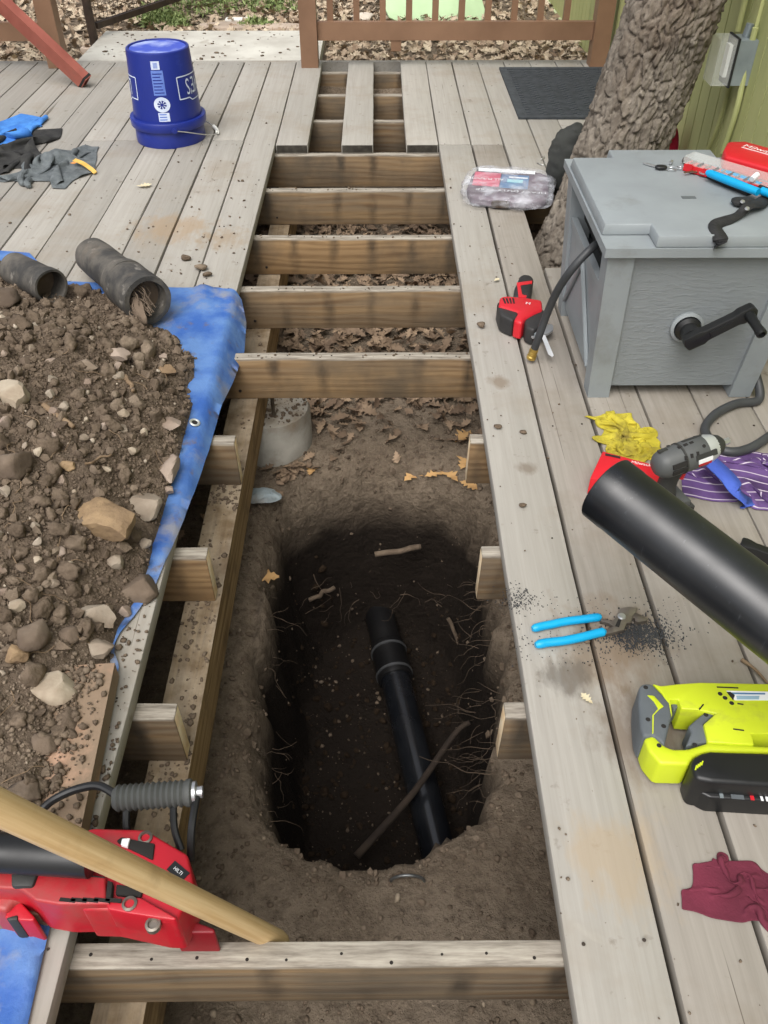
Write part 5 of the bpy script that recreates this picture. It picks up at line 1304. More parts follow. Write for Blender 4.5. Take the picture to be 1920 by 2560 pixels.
bm = bmesh.new(); a_ = [bm.verts.new((x, y, ZL+.0225)) for x, y in top_pl]; cx_, cy_ = (LX0+LX1)/2, (LY0+LY1)/2
b_ = [bm.verts.new((cx_+(x-cx_)*.985, cy_+(y-cy_)*.985, ZL+.050)) for x, y in top_pl]
for k in range(12): bm.faces.new((a_[k], a_[(k+1) % 12], b_[(k+1) % 12], b_[k]))
tf = bm.faces.new(b_); bm.faces.new(a_); bmesh.ops.recalc_face_normals(bm, faces=bm.faces); bvl(bm, .004, 2)
fin('lid_top', bm, m_gp, lid); TZ = ZL+.0505
bm = box(*[f(q) for q in (at(1473, 427, TZ).x, at(1503, 427, TZ).x) for f in (float,)], at(1490, 429, TZ).y, at(1490, 424, TZ).y, TZ-.001, TZ+.0008); fin('lid_mark', bm, MAT('grey_mark', S(92, 98, 100), None, rough=.6), lid)
# crank
m_bp = NB('black_plastic'); v = m_bp.co(); m_bp.set(Base_Color=S(26, 27, 28), Roughness=m_bp.ramp(m_bp.noise(v, 12, 4), .3, .7, .3, .5)); m_bp = m_bp.m
FYc = 1.889; ck = atY(1484, 708, FYc); ce = atY(1618, 676, FYc-.06); cr = thing('x', (0, 0, 0), '', ''); bpy.data.objects.remove(cr)
bm = lathe([(.032, 0), (.041, 0), (.041, .006), (.034, .010), (.032, .004)], 32, axis_M((ck.x, FYc+.004, ck.z), (0, -1, 0)), None, True); hubr = fin('crank_collar', bm, m_gp, cab)
bm = lathe([(0, 0), (.0315, 0), (.0315, .012), (.022, .018), (.022, .052), (0, .054)], 28, axis_M((ck.x, FYc+.002, ck.z), (0, -1, 0))); fin('crank_hub', bm, m_bp, cab)
Ac = Vector((ck.x, FYc-.058, ck.z)); Ec = Vector((ce.x, FYc-.058, ce.z)); dC = (Ec-Ac).normalized()
Mx = frame2(Ac, dC, (0, 0, 1)); Lc = (Ec-Ac).length
arm = fin('crank_arm', prism([(-.02, -.018), (.02, -.02), (.03, -.015), (Lc-.03, -.014), (Lc-.018, -.018), (Lc+.012, -.017), (Lc+.02, 0), (Lc+.012, .017), (Lc-.018, .018), (Lc-.03, .014), (.03, .015), (.02, .02), (-.02, .018), (-.026, 0)], -.012, .012, .004, M=Mx), m_bp, cab)
fin('arm_rib', box(.04, Lc-.04, -.008, .008, .0125, .0165, .002, None, Mx), m_bp, arm)
kp = Ec-dC*.002; kd = Vector((.05, -.055, -.018)).normalized(); Mk = axis_M(kp+Vector((0, -.012, 0)), Vector((.10, -.9, -.12)))
bm = lathe([(0, 0), (.0125, 0), (.011, .05), (.0125, .06), (.0125, .072), (.008, .075), (.008, .068), (0, .068)], 20, Mk); fin('crank_knob', bm, m_bp, cab)
# outlet hose, arching out of the side slot
m_hose = MAT('dark_hose', S(66, 68, 70), S(52, 54, 56), 8, .5, .1, 60)
hp = smooth_path([cc(.10, .22, .36), at(1300, 524, .375), at(1268, 546, .36), at(1232, 586, .315), at(1203, 630, .245), at(1180, 682, .155), at(1163, 730, .085), at(1155, 752, .05)], 6)
hs_ = thing('garden_hose', tuple(at(1152, 765, 0)), 'dark grey garden hose with brass end arching out of the reel box', 'hose')
fin('tube', tube(hp, .0105, 14), m_hose, hs_)
m_brass = MAT('brass', S(208, 176, 96), None, rough=.3, metal=.9); e_ = hp[-1]; dd = (hp[-1]-hp[-3]).normalized()
bm = lathe([(.0, 0), (.0115, 0), (.0115, .004)]+[(.0125 if k % 2 else .0112, .004+.003*k) for k in range(1, 7)]+[(.0125, .026), (.0135, .027), (.0135, .036), (.010, .037), (.010, .03), (0, .03)], 20, axis_M(e_, dd)); fin('brass_fitting', bm, m_brass, hs_)
# inlet hose lying on the deck in front of the cabinet
hp = smooth_path([(1.0, 1.93, .06), at(1640, 862, .014), at(1590, 872, .014), at(1545, 895, .014), at(1523, 925, .014), at(1535, 952, .014), at(1570, 975, .014), at(1620, 968, .014), at(1680, 930, .014), at(1760, 880, .014), (1.24, 1.75, .02)], 8)
o = fin('supply_hose', tube(hp, .0115, 14), m_hose, None, True, (1.0, 1.9, .003)); tag(o, 'dark supply hose curving on the deck in front of the reel box', 'hose')

# ---------------------------------------------------------------- things on the lid
m_rcase = MAT('red_case_plastic', S(204, 30, 40), S(190, 24, 34), 8, .4, .1, 60)
pl = ppoly([(1563, 322), (1572, 305), (1610, 304), (1700, 328), (1760, 345), (1745, 385), (1690, 370), (1566, 336)], TZ+.034)
t = thing('bit_case', tuple(at(1620, 335, TZ)), 'closed red plastic tool case with white script lettering, on the reel box lid', 'tool case')
fin('case_shell', prism(pl, TZ+.001, TZ+.034, .008, None, 3), m_rcase, t)
ex_ = (at(1690, 340, TZ)-at(1600, 315, TZ)).normalized(); ey_ = Vector((-ex_.y, ex_.x, 0))
flat_text('lettering', 'Milwaukee', .03, frame2(at(1655, 327, TZ+.0352), ex_, ey_), MAT('white_ink', S(244, 236, 234), None, rough=.5), t, 1.0)
fin('underline', box(-.06, .06, -.0205, -.0175, 0, .0008, 0, None, frame2(at(1655, 327, TZ+.0346), ex_, ey_)), bpy.data.materials['white_ink'], t)
# clear bit box, red tray
t = thing('clear_bit_box', tuple(at(1600, 360, TZ)), 'open red bit tray with clear hinged lid, beside the red tool case', 'bit box')
q0 = at(1505, 334, TZ+.03); q1 = at(1690, 388, TZ+.03); exb = (q1-q0).normalized(); eyb = Vector((-exb.y, exb.x, 0)); Mx = frame2((q0.x, q0.y, TZ), exb, eyb); Lb = (q1-q0).length
fin('tray', box(-.002, Lb, -.052, -.012, .0015, .018, .004, None, Mx), m_rcase, t)
fin('clear_lid', box(-.008, Lb, -.048, .0, .0185, .036, .006, None, Mx), m_clear, t)
for k in range(9): fin('driver_bit', tube([Mx @ Vector((.012+k*.022, -.045, .0195)), Mx @ Vector((.012+k*.022, -.02, .0195))], .0035, 8), (m_steel, m_dark)[k % 2], t)
for k in range(2): fin('hinge', box(.01+.045*k, .025+.045*k, -.0555, -.0525, .004, .022, .001, None, Mx), m_rcase, t)
fin('clip', tube([Mx @ Vector((Lb*.78, -.054, .03)), Mx @ Vector((Lb*.78, -.03, .036))], .007, 10), m_lwht, t)
# blue handled pliers, folded
m_blu = MAT('bright_blue_grip', S(0, 158, 214), S(10, 170, 222), 8, .42, .05, 60)
def pipepath(pts, zs): return [at(x, y, z) for (x, y), z in zip(pts, zs)]
t = thing('folded_pliers', tuple(at(1590, 395, TZ)), 'pliers with bright blue grips lying on the reel box lid', 'pliers')
for (a_, b_, zz_) in (((1527, 372), (1638, 415), .022), ((1556, 372), (1642, 402), .012)):
    A_, B_ = at(*a_, TZ+zz_), at(*b_, TZ+zz_); fin('grip', tube([A_, A_+(B_-A_)*.06, A_+(B_-A_)*.5, B_], [.006, .0095, .0105, .0095], 12), m_blu, t)
A_, B_ = at(1640, 405, TZ+.014), at(1700, 428, TZ+.014); fin('joint', tube([A_, B_], .008, 8), m_bp, t)
A_, B_ = at(1645, 412, TZ+.02), at(1760, 455, TZ+.02); fin('grip', tube([A_, B_], .0095, 12), m_blu, t)
# black tool pouch strap
m_nyl = MAT('black_nylon', S(30, 30, 31), S(44, 44, 44), 30, .75, .4, 150)
t = thing('tool_strap', tuple(at(1600, 450, TZ)), 'black nylon strap with metal studs hanging over the reel box lid edge', 'strap')
pts_ = [at(1660, 425, TZ+.004), at(1640, 440, TZ+.012), at(1615, 447, TZ+.016), at(1598, 462, TZ+.006), at(1572, 475, TZ+.004), at(1545, 488, TZ+.003), Vector((at(1545, 495, TZ).x, LY0-.004, TZ-.005)), Vector((at(1542, 500, TZ).x-.004, LY0-.006, TZ-.024))]
cp = smooth_path(pts_, 5); bm = bmesh.new(); pr = None
for k, p in enumerate(cp):
    d_ = (cp[min(k+1, len(cp)-1)]-cp[max(k-1, 0)]).normalized(); tw = .5*math.sin(k*.35); sd_ = d_.cross(Vector((0, 0, 1)))
    if sd_.length < .3: sd_ = Vector((1, .2, 0))
    sd_.normalize(); sd_ = (sd_+Vector((0, 0, tw*.5))).normalized()*.016; n_ = Vector((0, -.001, .0012))
    r_ = [bm.verts.new(p-sd_-n_), bm.verts.new(p+sd_-n_), bm.verts.new(p+sd_+n_), bm.verts.new(p-sd_+n_)]
    if pr:
        for j in range(4): bm.faces.new((pr[j], pr[(j+1) % 4], r_[(j+1) % 4], r_[j]))
    else: bm.faces.new(r_)
    pr = r_
bm.faces.new(pr); fin('webbing', bm, m_nyl, t, True)
V, Fc = pillow(.03, .02, .008, p=3, wr=.1); q = at(1606, 436, TZ+.009); fin_np('stud_flap', V+np.array(q), Fc, m_nyl, t)
bm = tube([at(1530, 378, TZ+.007), at(1570, 395, TZ+.007), at(1620, 415, TZ+.008)], [.008, .011, .012], 10); fin('sheath', bm, m_nyl, t)
for (px, py, z_) in ((1604, 436, .018), (1614, 451, .022)): fin('metal_stud', lathe([(0, 0), (.006, 0), (.0045, .003), (0, .004)], 16, axis_M(at(px, py, TZ+z_), (0, -.3, 1))), m_steel, t)
# keys
t = thing('key_ring', tuple(at(1440, 362, TZ)), 'bunch of keys with a black headed car key on the reel box lid', 'keys')
A_, B_ = at(1388, 351, TZ+.004), at(1418, 359, TZ+.004); dk = (B_-A_).normalized(); nk = Vector((-dk.y, dk.x, 0))
fin('key_blade', prism([tuple((A_+nk*w_+dk*l_)[:2]) for l_, w_ in ((0, 0), (.006, .004), ((B_-A_).length, .004), ((B_-A_).length, -.004), (.006, -.004))], TZ+.002, TZ+.0045, .0005), m_steel, t)
V, Fc = pillow(.016, .011, .005, p=2.6); q = at(1428, 361, TZ+.006); fin_np('key_head', V+np.array(q), Fc, m_bp, t)
for (px, py, rr__) in ((1450, 364, .013), (1470, 362, .010)):
    c0 = at(px, py, TZ+.004); fin('ring', tube([c0+Vector((rr__*math.cos(a), rr__*math.sin(a)*.9, .002*math.sin(3*a))) for a in np.linspace(0, 6.28, 22)], .0014, 6), m_steel, t)
for k, (px, py, an) in enumerate(((1482, 364, -.5), (1490, 372, -.1), (1478, 374, .4), (1496, 366, -.9))):
    c0 = at(px, py, TZ+.003+.002*k); Mx = frame2(c0, (math.cos(an), math.sin(an), 0), (-math.sin(an), math.cos(an), 0))
    fin('house_key', prism([(0, .003), (.024, .003), (.026, .009), (.034, .011), (.042, .008), (.044, 0), (.042, -.008), (.034, -.011), (.026, -.009), (.024, -.004), (.018, -.002), (.014, -.004), (.008, -.002), (0, -.003)], 0, .002, 0, M=Mx), (m_brass, m_steel, MAT('old_brass', S(128, 108, 84), None, rough=.45, metal=.8), m_steel)[k], t)
fin('charm', tube([at(1448, 352, TZ+.006), at(1452, 348, TZ+.006)], .004, 8), m_steel, t)
A_, B_ = at(1478, 345, TZ+.010), at(1540, 372, TZ+.010); o = fin('pencil_file', tube([A_, B_], [.0085, .0085], 10), MAT('worn_grey_metal', S(110, 104, 98), S(84, 80, 76), 20, .5, metal=.5), None, 40, tuple(at(1478, 345, TZ))); tag(o, 'short round grey tool shank beside the keys on the lid', 'tool shank')

# ================================================================ SMALL RED SAW
Z5 = (1120, 350, 800/1659)
t = thing('small_saw', tuple(at(1130, 680, 0)), 'small red and black cordless saw with a thin blade lying on the deck', 'saw')
zz = lambda pts, z: zpoly(pts, *Z5, z)
m_rtool = MAT('red_tool_plastic', S(208, 36, 48), S(196, 30, 42), 8, .42, .08, 60); m_btool = MAT('black_tool_rubber', S(36, 36, 37), S(50, 49, 48), 10, .6, .2, 80)
fin('motor_body', prism(zz([(268, 812), (300, 805), (420, 816), (488, 828), (492, 878), (440, 900), (400, 925), (384, 948), (340, 932), (366, 888), (262, 858)], .062), .008, .062, .009, None, 3), m_rtool, t)
fin('rear_bumper', prism(zz([(254, 845), (262, 832), (300, 860), (372, 878), (362, 915), (335, 936), (272, 905)], .056), .004, .056, .008, None, 3), m_btool, t)
fin('battery_grip', prism(zz([(372, 702), (392, 692), (432, 698), (446, 716), (440, 745), (422, 822), (338, 812), (345, 762)], .056), .004, .056, .012, None, 3), m_btool, t)
fin('grip_stripe', prism(zz([(356, 738), (438, 728), (436, 742), (376, 752), (385, 800), (410, 806), (405, 815), (366, 812), (360, 765)], .0575), .05, .0575, .001), m_rtool, t)
fin('nose_boot', prism(zz([(392, 915), (440, 890), (492, 870), (515, 900), (500, 945), (445, 985), (405, 968)], .055), .006, .055, .008, None, 3), m_btool, t)
for k in range(4): fin('vent', prism(zz([(282+17*k, 820), (291+17*k, 820), (302+15*k, 846), (294+15*k, 846)], .0632), .061, .0632), m_dark, t)
fin('shoe', prism(zz([(414, 968), (450, 962), (535, 952), (546, 962), (545, 985), (520, 1003), (440, 1022), (418, 1000)], .034), .028, .034, .001), m_steel, t)
fin('blade_clamp', prism(zz([(430, 920), (465, 905), (490, 930), (480, 1000), (450, 1010)], .042), .03, .042, .002), m_alu, t)
fin('blade', prism(zz([(478, 1000), (500, 1002), (548, 1116), (540, 1124), (520, 1108)], .032), .0302, .032), MAT('pale_steel', S(232, 234, 236), None, rough=.35, metal=.3), t)
flat_text('lettering', 'M', .02, frame2(zz([(415, 848)], .0628)[0]+(.0632,), (.9, -.3, 0), (.3, .9, 0)), m_lwht, t)

# ================================================================ YELLOW RAG, RED BOX, DRIVER, STRIPED CLOTH
m_yel = MAT('yellow_rag_fabric', S(200, 186, 58), S(172, 158, 40), 12, .85, .5, 110, dirt=S(104, 90, 40), dscale=11, dlo=.5, dhi=.7)
sim_cloth('yellow_rag', 1366, 958, 78, 70, .3, (.3, .3), 15, m_yel, 'stained yellow rag bunched up behind the red box', 'rag', 54, 54, amp=2.2, warp=.25)
t = thing('red_box', tuple(at(1350, 1020, 0)), 'small flat red box with white print beneath the raised black pipe end', 'box')
zb = .05; pr_ = ppoly([(1302, 974), (1445, 1012), (1432, 1062), (1275, 1032)], zb)
m_rbox = MAT('red_card', S(206, 26, 38), S(214, 32, 44), 8, .45, .04, 60)
fin('carton', prism(pr_, .002, zb, .003), m_rbox, t)
A_, B_ = at(1275, 1032, zb), at(1432, 1062, zb); exr = (B_-A_).normalized()
flat_text('lettering', 'Milwaukee', .014, frame2(at(1392, 1003, zb+.0008), exr, (-exr.y, exr.x, 0)), bpy.data.materials['white_ink'], t)
flat_text('lettering', 'SAWZALL', .018, frame2(Vector((A_.x, A_.y, .025))+exr*.05+Vector((exr.y, -exr.x, 0))*.0035, exr, (0, 0, 1)), bpy.data.materials['white_ink'], t)
fin('tape_edge', prism(ppoly([(1308, 979), (1340, 986), (1340, 990), (1307, 983)], zb+.0012), zb, zb+.0012), m_dark, t)
# impact driver standing on its battery
m_dg = MAT('charcoal_plastic', S(84, 86, 86), S(70, 72, 72), 8, .5, .15, 70); m_dk = MAT('dark_charcoal', S(46, 47, 46), S(58, 58, 55), 10, .6, .2, 70)
A_ = at(1424, 1006, .165); B_ = at(1556, 958, .185); dD = (B_-A_).normalized(); LD = (B_-A_).length
foot = (A_+(B_-A_)*.28); foot.z = 0
t = thing('impact_driver', tuple(foot), 'grey cordless impact driver with silver nose standing upright on the deck', 'driver')
Md = axis_M(A_, dD)
fin('motor_housing', lathe([(0, -.012), (.018, -.010), (.028, 0), (.032, .012), (.0325, .05), (.034, .06), (.034, LD*.68), (.031, LD*.72), (0, LD*.72)], 28, Md), m_dg, t, 40)
fin('nose_collar', lathe([(0, LD*.70), (.0325, LD*.70), (.031, LD*.78), (.026, LD*.88), (0, LD*.885)], 28, Md), MAT('silver_cast', S(206, 210, 210), None, rough=.35, metal=.5), t)
fin('rubber_nose', lathe([(0, LD*.87), (.0265, LD*.87), (.021, LD*.97), (.012, LD*1.03), (0, LD*1.03)], 24, Md), m_dk, t)
fin('hex_chuck', lathe([(0, LD*1.0), (.0075, LD*1.0), (.0075, LD*1.14), (0, LD*1.14)], 6, Md), m_steel, t)
for k in range(4):
    for j in range(2):
        q = Md @ Vector((-.02+.012*j, .0285+.0015*j, .05+.012*k)); 
for k in range(3):
    for j in (-1, 1):
        a_ = math.pi/2*0+2.0+.42*j; q = Md @ Vector((.0335*math.cos(a_), .0335*math.sin(a_), .045+.014*k)); fin('vent', box(-.003, .003, -.0045, .0045, -.001, .0012, 0, None, axis_M(q, (q-(Md @ Vector((0, 0, .045+.014*k))))), ), m_dark, t)
hp0 = A_+dD*LD*.30; hp0.z -= .02
hnd = smooth_path([hp0, hp0+Vector((-.006, .004, -.05)), Vector((foot.x, foot.y, .055))], 5); fin('handle', tube(hnd, [.022, .021, .0205, .020, .020, .0205, .021, .022, .0225, .023, .024], 16), m_dk, t)
fin('trigger', tube([hp0+dD*.026+Vector((0, 0, -.012)), hp0+dD*.022+Vector((0, 0, -.04))], .008, 10), m_rtool, t)
yaw_d = math.atan2(dD.y, dD.x); Mf = frame2((foot.x, foot.y, 0), (math.cos(yaw_d), math.sin(yaw_d), 0), (-math.sin(yaw_d), math.cos(yaw_d), 0))
fin('battery', box(-.045, .055, -.036, .036, .002, .052, .008, None, Mf), m_dk, t); fin('battery_shoe', box(-.035, .045, -.03, .03, .0525, .066, .005, None, Mf), m_dg, t)
ws = Md @ Vector((.0, .0, .07)); 
fin('name_strip', box(0, .034, -.005, .005, 0, .0012, .0004, None, frame2(A_+dD*.07+Vector((.012, -.0325, .006)), dD, (0, .2, 1))), m_lwht, t)
Ms = Md
for (z_, w_, a_, hh_, mm_) in ((.012, .034, 2.75, .010, m_dark), (.012, .034, 3.2, .010, m_dark), (LD*.45, .05, 2.7, .012, m_dk), (LD*.5, .03, 3.25, .009, m_rtool), (.0, .02, 1.3, .008, m_dk), (LD*.4, .045, 1.2, .006, m_dk)):
    q = Md @ Vector((.0338*math.cos(a_), .0338*math.sin(a_), z_+w_/2)); n_ = (q-(Md @ Vector((0, 0, z_+w_/2)))).normalized(); fin('grille', box(-w_/2, w_/2, -hh_/2, hh_/2, -.003, .0016, .001, None, frame2(q, dD, n_.cross(dD))), mm_, t)
for (z_, a_) in ((.03, 1.0), (LD*.62, 2.1), (LD*.62, 1.1)):
    q = Md @ Vector((.034*math.cos(a_), .034*math.sin(a_), z_)); fin('screw_hole', lathe([(0, 0), (.004, 0), (.0035, .0012), (0, .0012)], 12, axis_M(q, q-(Md @ Vector((0, 0, z_))))), m_dark, t)
fin('belt_ring', lathe([(.0325, LD*.30), (.0348, LD*.31), (.0348, LD*.33), (.0325, LD*.34)], 28, Md, None, True), m_dk, t)
# striped purple cloth with blue strap
b = NB('striped_fabric'); v = b.co(); tc = b.n('ShaderNodeTexCoord'); us = b.sep(tc.outputs['UV'])
fr = b.math('PINGPONG', b.math('MULTIPLY', us[1], 3.6), .5)
col = b.mix(b.ramp(b.noise(v, 12, 4), .4, .65), S(104, 76, 132), S(66, 44, 86)); col = b.mix(b.ramp(fr, .07, .045), col, S(200, 188, 204)); b.set(Base_Color=col, Roughness=.9); b.bump(b.noise(v, 90, 4), .4, .003); m_str = b.m
pc = sim_cloth('striped_cloth', 1612, 1032, 236, 112, -.35, (.74, .7), 19, m_str, 'purple and white striped cloth crumpled on the deck boards', 'cloth', 64, 46, amp=.9, warp=.2, bend=.25)
sp_ = smooth_path([at(1530, 992, .05), at(1550, 1010, .056), at(1575, 1035, .052), at(1592, 1060, .04), at(1612, 1085, .012), at(1618, 1094, .007)], 5); bm = bmesh.new(); pr = None
for k, p in enumerate(sp_):
    d_ = (sp_[min(k+1, len(sp_)-1)]-sp_[max(k-1, 0)]); s_ = Vector((d_.y, -d_.x, 0)).normalized()*.021; n_ = Vector((0, 0, .0015))
    r_ = [bm.verts.new(p-s_-n_), bm.verts.new(p+s_-n_), bm.verts.new(p+s_+n_), bm.verts.new(p-s_+n_)]
    if pr:
        for j in range(4): bm.faces.new((pr[j], pr[(j+1) % 4], r_[(j+1) % 4], r_[j]))
    else: bm.faces.new(r_)
    pr = r_
bm.faces.new(pr); o = fin('blue_strap', bm, MAT('blue_strap_fabric', S(78, 108, 206), S(66, 94, 190), 14, .8, .3, 120), None, True, tuple(at(1580, 1050, .0))); tag(o, 'plain blue fabric strip lying across the striped cloth', 'strap')

# ================================================================ BIG NEW PIPE on stands
OD = .0575
def onpipe(px, py, d): a_, b_, c_ = ray(px, py); k = d/F; return Vector((a_*k, b_*k, CAMH+c_*k))
A_ = onpipe(1308, 1054, 1.40); B_ = onpipe(1662, 1330, 1.25); dP = (B_-A_).normalized(); LPp = 1.16; Mx = axis_M(A_, dP)
t = thing('black_pipe', (A_.x, A_.y, A_.z-OD), 'long new black drain pipe held above the right deck boards', 'pipe')
m_abs2 = NB('satin_black_abs'); v = m_abs2.co(); vl = m_abs2.co((3, 3, 3))
scr = m_abs2.ramp(m_abs2.noise(m_abs2.co((40, 40, 3)), 2, 5, .7), .62, .72, 0, .35)
m_abs2.set(Base_Color=m_abs2.mix(scr, m_abs2.mix(m_abs2.ramp(m_abs2.noise(v, 7, 5), .45, .7), S(20, 23, 27), S(33, 36, 40)), S(96, 100, 104)), Roughness=m_abs2.ramp(m_abs2.noise(v, 12, 5), .3, .7, .27, .4)); m_abs2.b.inputs['Specular IOR Level'].default_value = .6; m_abs2 = m_abs2.m
fin('pipe_barrel', lathe([(OD-.006, 0), (OD-.0015, 0), (OD, .0015), (OD, .034), (OD-.0007, .036), (OD-.0007, LPp), (OD-.006, LPp)], 64, Mx, None, True), m_abs2, t, 40)
for k, s_ in enumerate((.66, 1.02)):
    c0 = A_+dP*s_; zt_ = c0.z-OD; st = thing('pipe_stand', (c0.x, c0.y, 0), 'low black tripod pipe stand carrying the new black pipe', 'stand', 'pipe stands')
    fin('post', tube([(c0.x, c0.y, .06), (c0.x, c0.y, zt_-.035)], .014, 12), m_bp, st)
    sd_ = Vector((-dP.y, dP.x, 0)).normalized(); bm = bmesh.new()
    for sg in (-1, 1): tube([Vector((c0.x, c0.y, zt_-.034)), Vector((c0.x, c0.y, c0.z))+sd_*sg*(OD+.022)-Vector((0, 0, .012))], .009, 10, bm)
    fin('v_head', bm, m_bp, st)
    for j in range(3):
        a_ = .5+j*2.094; fin('leg', tube([(c0.x, c0.y, .10), (c0.x+.085*math.cos(a_), c0.y+.085*math.sin(a_), .008)], .008, 8), m_bp, st)
# black bar end further along the boards
A_, B_ = at(1600, 1172, .03), at(1720, 1215, .03); o = thing('clamp_bar', tuple(at(1640, 1180, 0)), 'black bar with a blunt angled end lying behind the black pipe', 'bar')
d_ = (B_-A_).normalized(); Mx = frame2(A_, d_, (-d_.y, d_.x, 0)); fin('bar', prism([(0, -.012), (.012, -.016), (.03, -.012), (.2, -.011), (.2, .011), (.03, .011), (.012, .016), (0, .014)], -.028, .006, .003, M=Mx), m_bp, o)

# ================================================================ BLUE PLIERS + shavings
t = thing('pliers', tuple(at(1270, 1370, 0)), 'tongue and groove pliers with bright blue grips lying on the deck gap', 'pliers')
Z3 = (1320, 1480, 600/1659); z3 = lambda pts, z: zpoly(pts, *Z3, z)
def grip(pts, r, z):
    P_ = [Vector(q+(z,)) for q in z3(pts, z)]; sm_ = smooth_path(P_, 4); n_ = len(sm_); return tube(sm_, [r*(.62 if k in (0, n_-1) else (.85 if k == 1 else 1)) for k in range(n_)], 12)
fin('grip', grip([(30, 255), (90, 238), (170, 222), (250, 205), (380, 188), (505, 172)], .0085, .010), m_blu, t)
fin('grip', grip([(52, 368), (130, 350), (240, 338), (360, 315), (450, 292), (535, 272)], .0088, .010), m_blu, t)
m_pl = MAT('oily_steel', S(150, 142, 132), S(112, 104, 96), 20, .4, .1, 80, metal=.7)
fin('jaw_arm', prism(z3([(500, 178), (580, 200), (610, 165), (640, 110), (700, 100), (760, 108), (745, 140), (720, 165), (712, 200), (680, 215), (665, 260), (540, 290), (525, 262), (590, 236), (560, 215), (505, 200)], .012), .004, .012, .001), m_pl, t)
fin('lower_jaw', prism(z3([(690, 170), (735, 140), (770, 152), (832, 182), (826, 196), (760, 206), (740, 200), (738, 178), (725, 176), (715, 212), (680, 214)], .0115), .003, .0115, .001), m_pl, t)
fin('slot', prism(z3([(602, 235), (625, 185), (646, 192), (630, 243)], .0128), .0105, .0128), m_dark, t)
q = z3([(648, 168)], .012)[0]; fin('rivet', lathe([(0, 0), (.0085, 0), (.007, .0025), (0, .003)], 18, axis_M(q+(.012,), (0, 0, 1))), m_steel, t)
items = []
for _ in range(1500):
    px = 1362+RS.normal(0, 34)+(RS.rand()**2)*60; py = 1372+RS.normal(0, 17); p = at(px, py, .0005); s = .0006+.0014*RS.rand(); items.append(((p.x, p.y, .0015+.003*RS.rand()*math.exp(-((px-1360)/40)**2)), rotm(RS)*s*np.array([1, 1.6, .7])[:, None], RS.randint(10)))
for _ in range(300):
    px = RS.uniform(1100, 1480); py = RS.uniform(1290, 1440); p = at(px, py, .0005); items.append(((p.x, p.y, .0012), rotm(RS)*(.0006+.001*RS.rand()), RS.randint(10)))
for _ in range(260):
    px = 1118+RS.normal(0, 22); py = 1295+RS.normal(0, 14); p = at(px, py, .0005); items.append(((p.x, p.y, .0012), rotm(RS)*(.0006+.001*RS.rand()), RS.randint(10)))
scatter('black_shavings', items, [rock_np(k+900, 1, .3, 2) for k in range(10)], MAT('black_shaving', S(44, 46, 50), S(60, 62, 64), 20, .6))

# ================================================================ LIME GREEN SAW
m_lime = MAT('lime_plastic', S(192, 208, 36), S(202, 216, 44), 6, .42, .06, 60, dirt=S(160, 164, 70), dscale=9, dlo=.6, dhi=.78); m_gr = MAT('grey_overmould', S(96, 102, 106), S(86, 92, 96), 10, .65, .25, 110)
t = thing('lime_saw', tuple(at(1520, 1570, 0)), 'lime green cordless saw with grey grip and black battery lying on the deck', 'saw')
zt = .072
body = fin('motor_body', prism(z3([(862, 632), (922, 648), (1040, 634), (1190, 624), (1800, 636), (1800, 985), (1545, 978), (1565, 1056), (1245, 1036), (1215, 912), (1300, 838), (1170, 812), (1062, 806), (1042, 742), (985, 742), (1000, 850), (985, 858), (930, 702)], zt), .012, zt, .008, None, 3), m_lime, t)
fin('lower_bar', prism(z3([(802, 1005), (868, 986), (945, 1060), (1000, 1082), (1100, 1082), (1242, 1038), (1566, 1058), (1800, 1070), (1800, 1112), (1250, 1098), (1150, 1135), (1112, 1192), (912, 1187), (832, 1092)], zt-.002), .012, zt-.002, .008, None, 3), m_lime, t)
gp_ = fin('rear_grip', prism(z3([(768, 650), (800, 628), (862, 630), (928, 700), (984, 765), (998, 848), (975, 935), (946, 1060), (870, 990), (802, 1002), (775, 930), (762, 760)], zt+.002), .010, zt+.002, .010, None, 3), m_gr, t)
fin('grip_inlay', prism(z3([(825, 712), (870, 716), (938, 790), (905, 812), (870, 850), (868, 975), (860, 975), (860, 850), (900, 805), (870, 755)], zt+.0035), zt, zt+.0035, .0006), m_lime, gp_)
fin('trigger_guard', prism(z3([(1196, 850), (1250, 812), (1292, 812), (1302, 838), (1216, 912), (1246, 1034), (1092, 1062), (1130, 965), (1108, 925)], zt-.006), .014, zt-.006, .006, None, 3), m_gr, t)
fin('trigger', prism(z3([(980, 750), (1060, 740), (1062, 772), (1030, 800), (1010, 830), (998, 800)], zt-.014), .02, zt-.014, .003), m_gr, t)
bat = fin('battery', prism(z3([(1122, 1180), (1150, 1135), (1200, 1108), (1262, 1094), (1800, 1112), (1800, 1345), (1270, 1310), (1160, 1290)], zt+.008), .003, zt+.008, .010, None, 3), m_bp, t)
fin('battery_base', prism(z3([(1118, 1230), (1170, 1270), (1270, 1300), (1800, 1335), (1800, 1452), (1260, 1420), (1190, 1385)], .045), .003, .045, .008, None, 3), m_bp, bat)
for (px, py) in ((812, 664), (828, 886), (936, 932), (908, 1056), (1156, 1052), (1236, 834), (1408, 768), (1362, 732), (1328, 704)):
    q = z3([(px, py)], zt)[0]; fin('screw_hole', lathe([(0, 0), (.0042, 0), (.0036, .0006), (0, .0006)], 12, axis_M(q+((zt+.0022) if px < 1000 and py < 1000 else ((zt-.0018) if py > 1000 else (zt+.0002) if py < 830 else zt-.0058),), (0, 0, 1))), m_dark, t)
for (a_, b_) in (((1305, 658), (1452, 664)), ((1418, 948), (1492, 958)), ((1184, 812), (1212, 778)), ((1448, 772), (1488, 778))):
    A_, B_ = [Vector(q+(zt+.0004,)) for q in z3([a_, b_], zt)]; fin('seam_slot', tube([A_, B_], .0013, 6), m_dark, t)
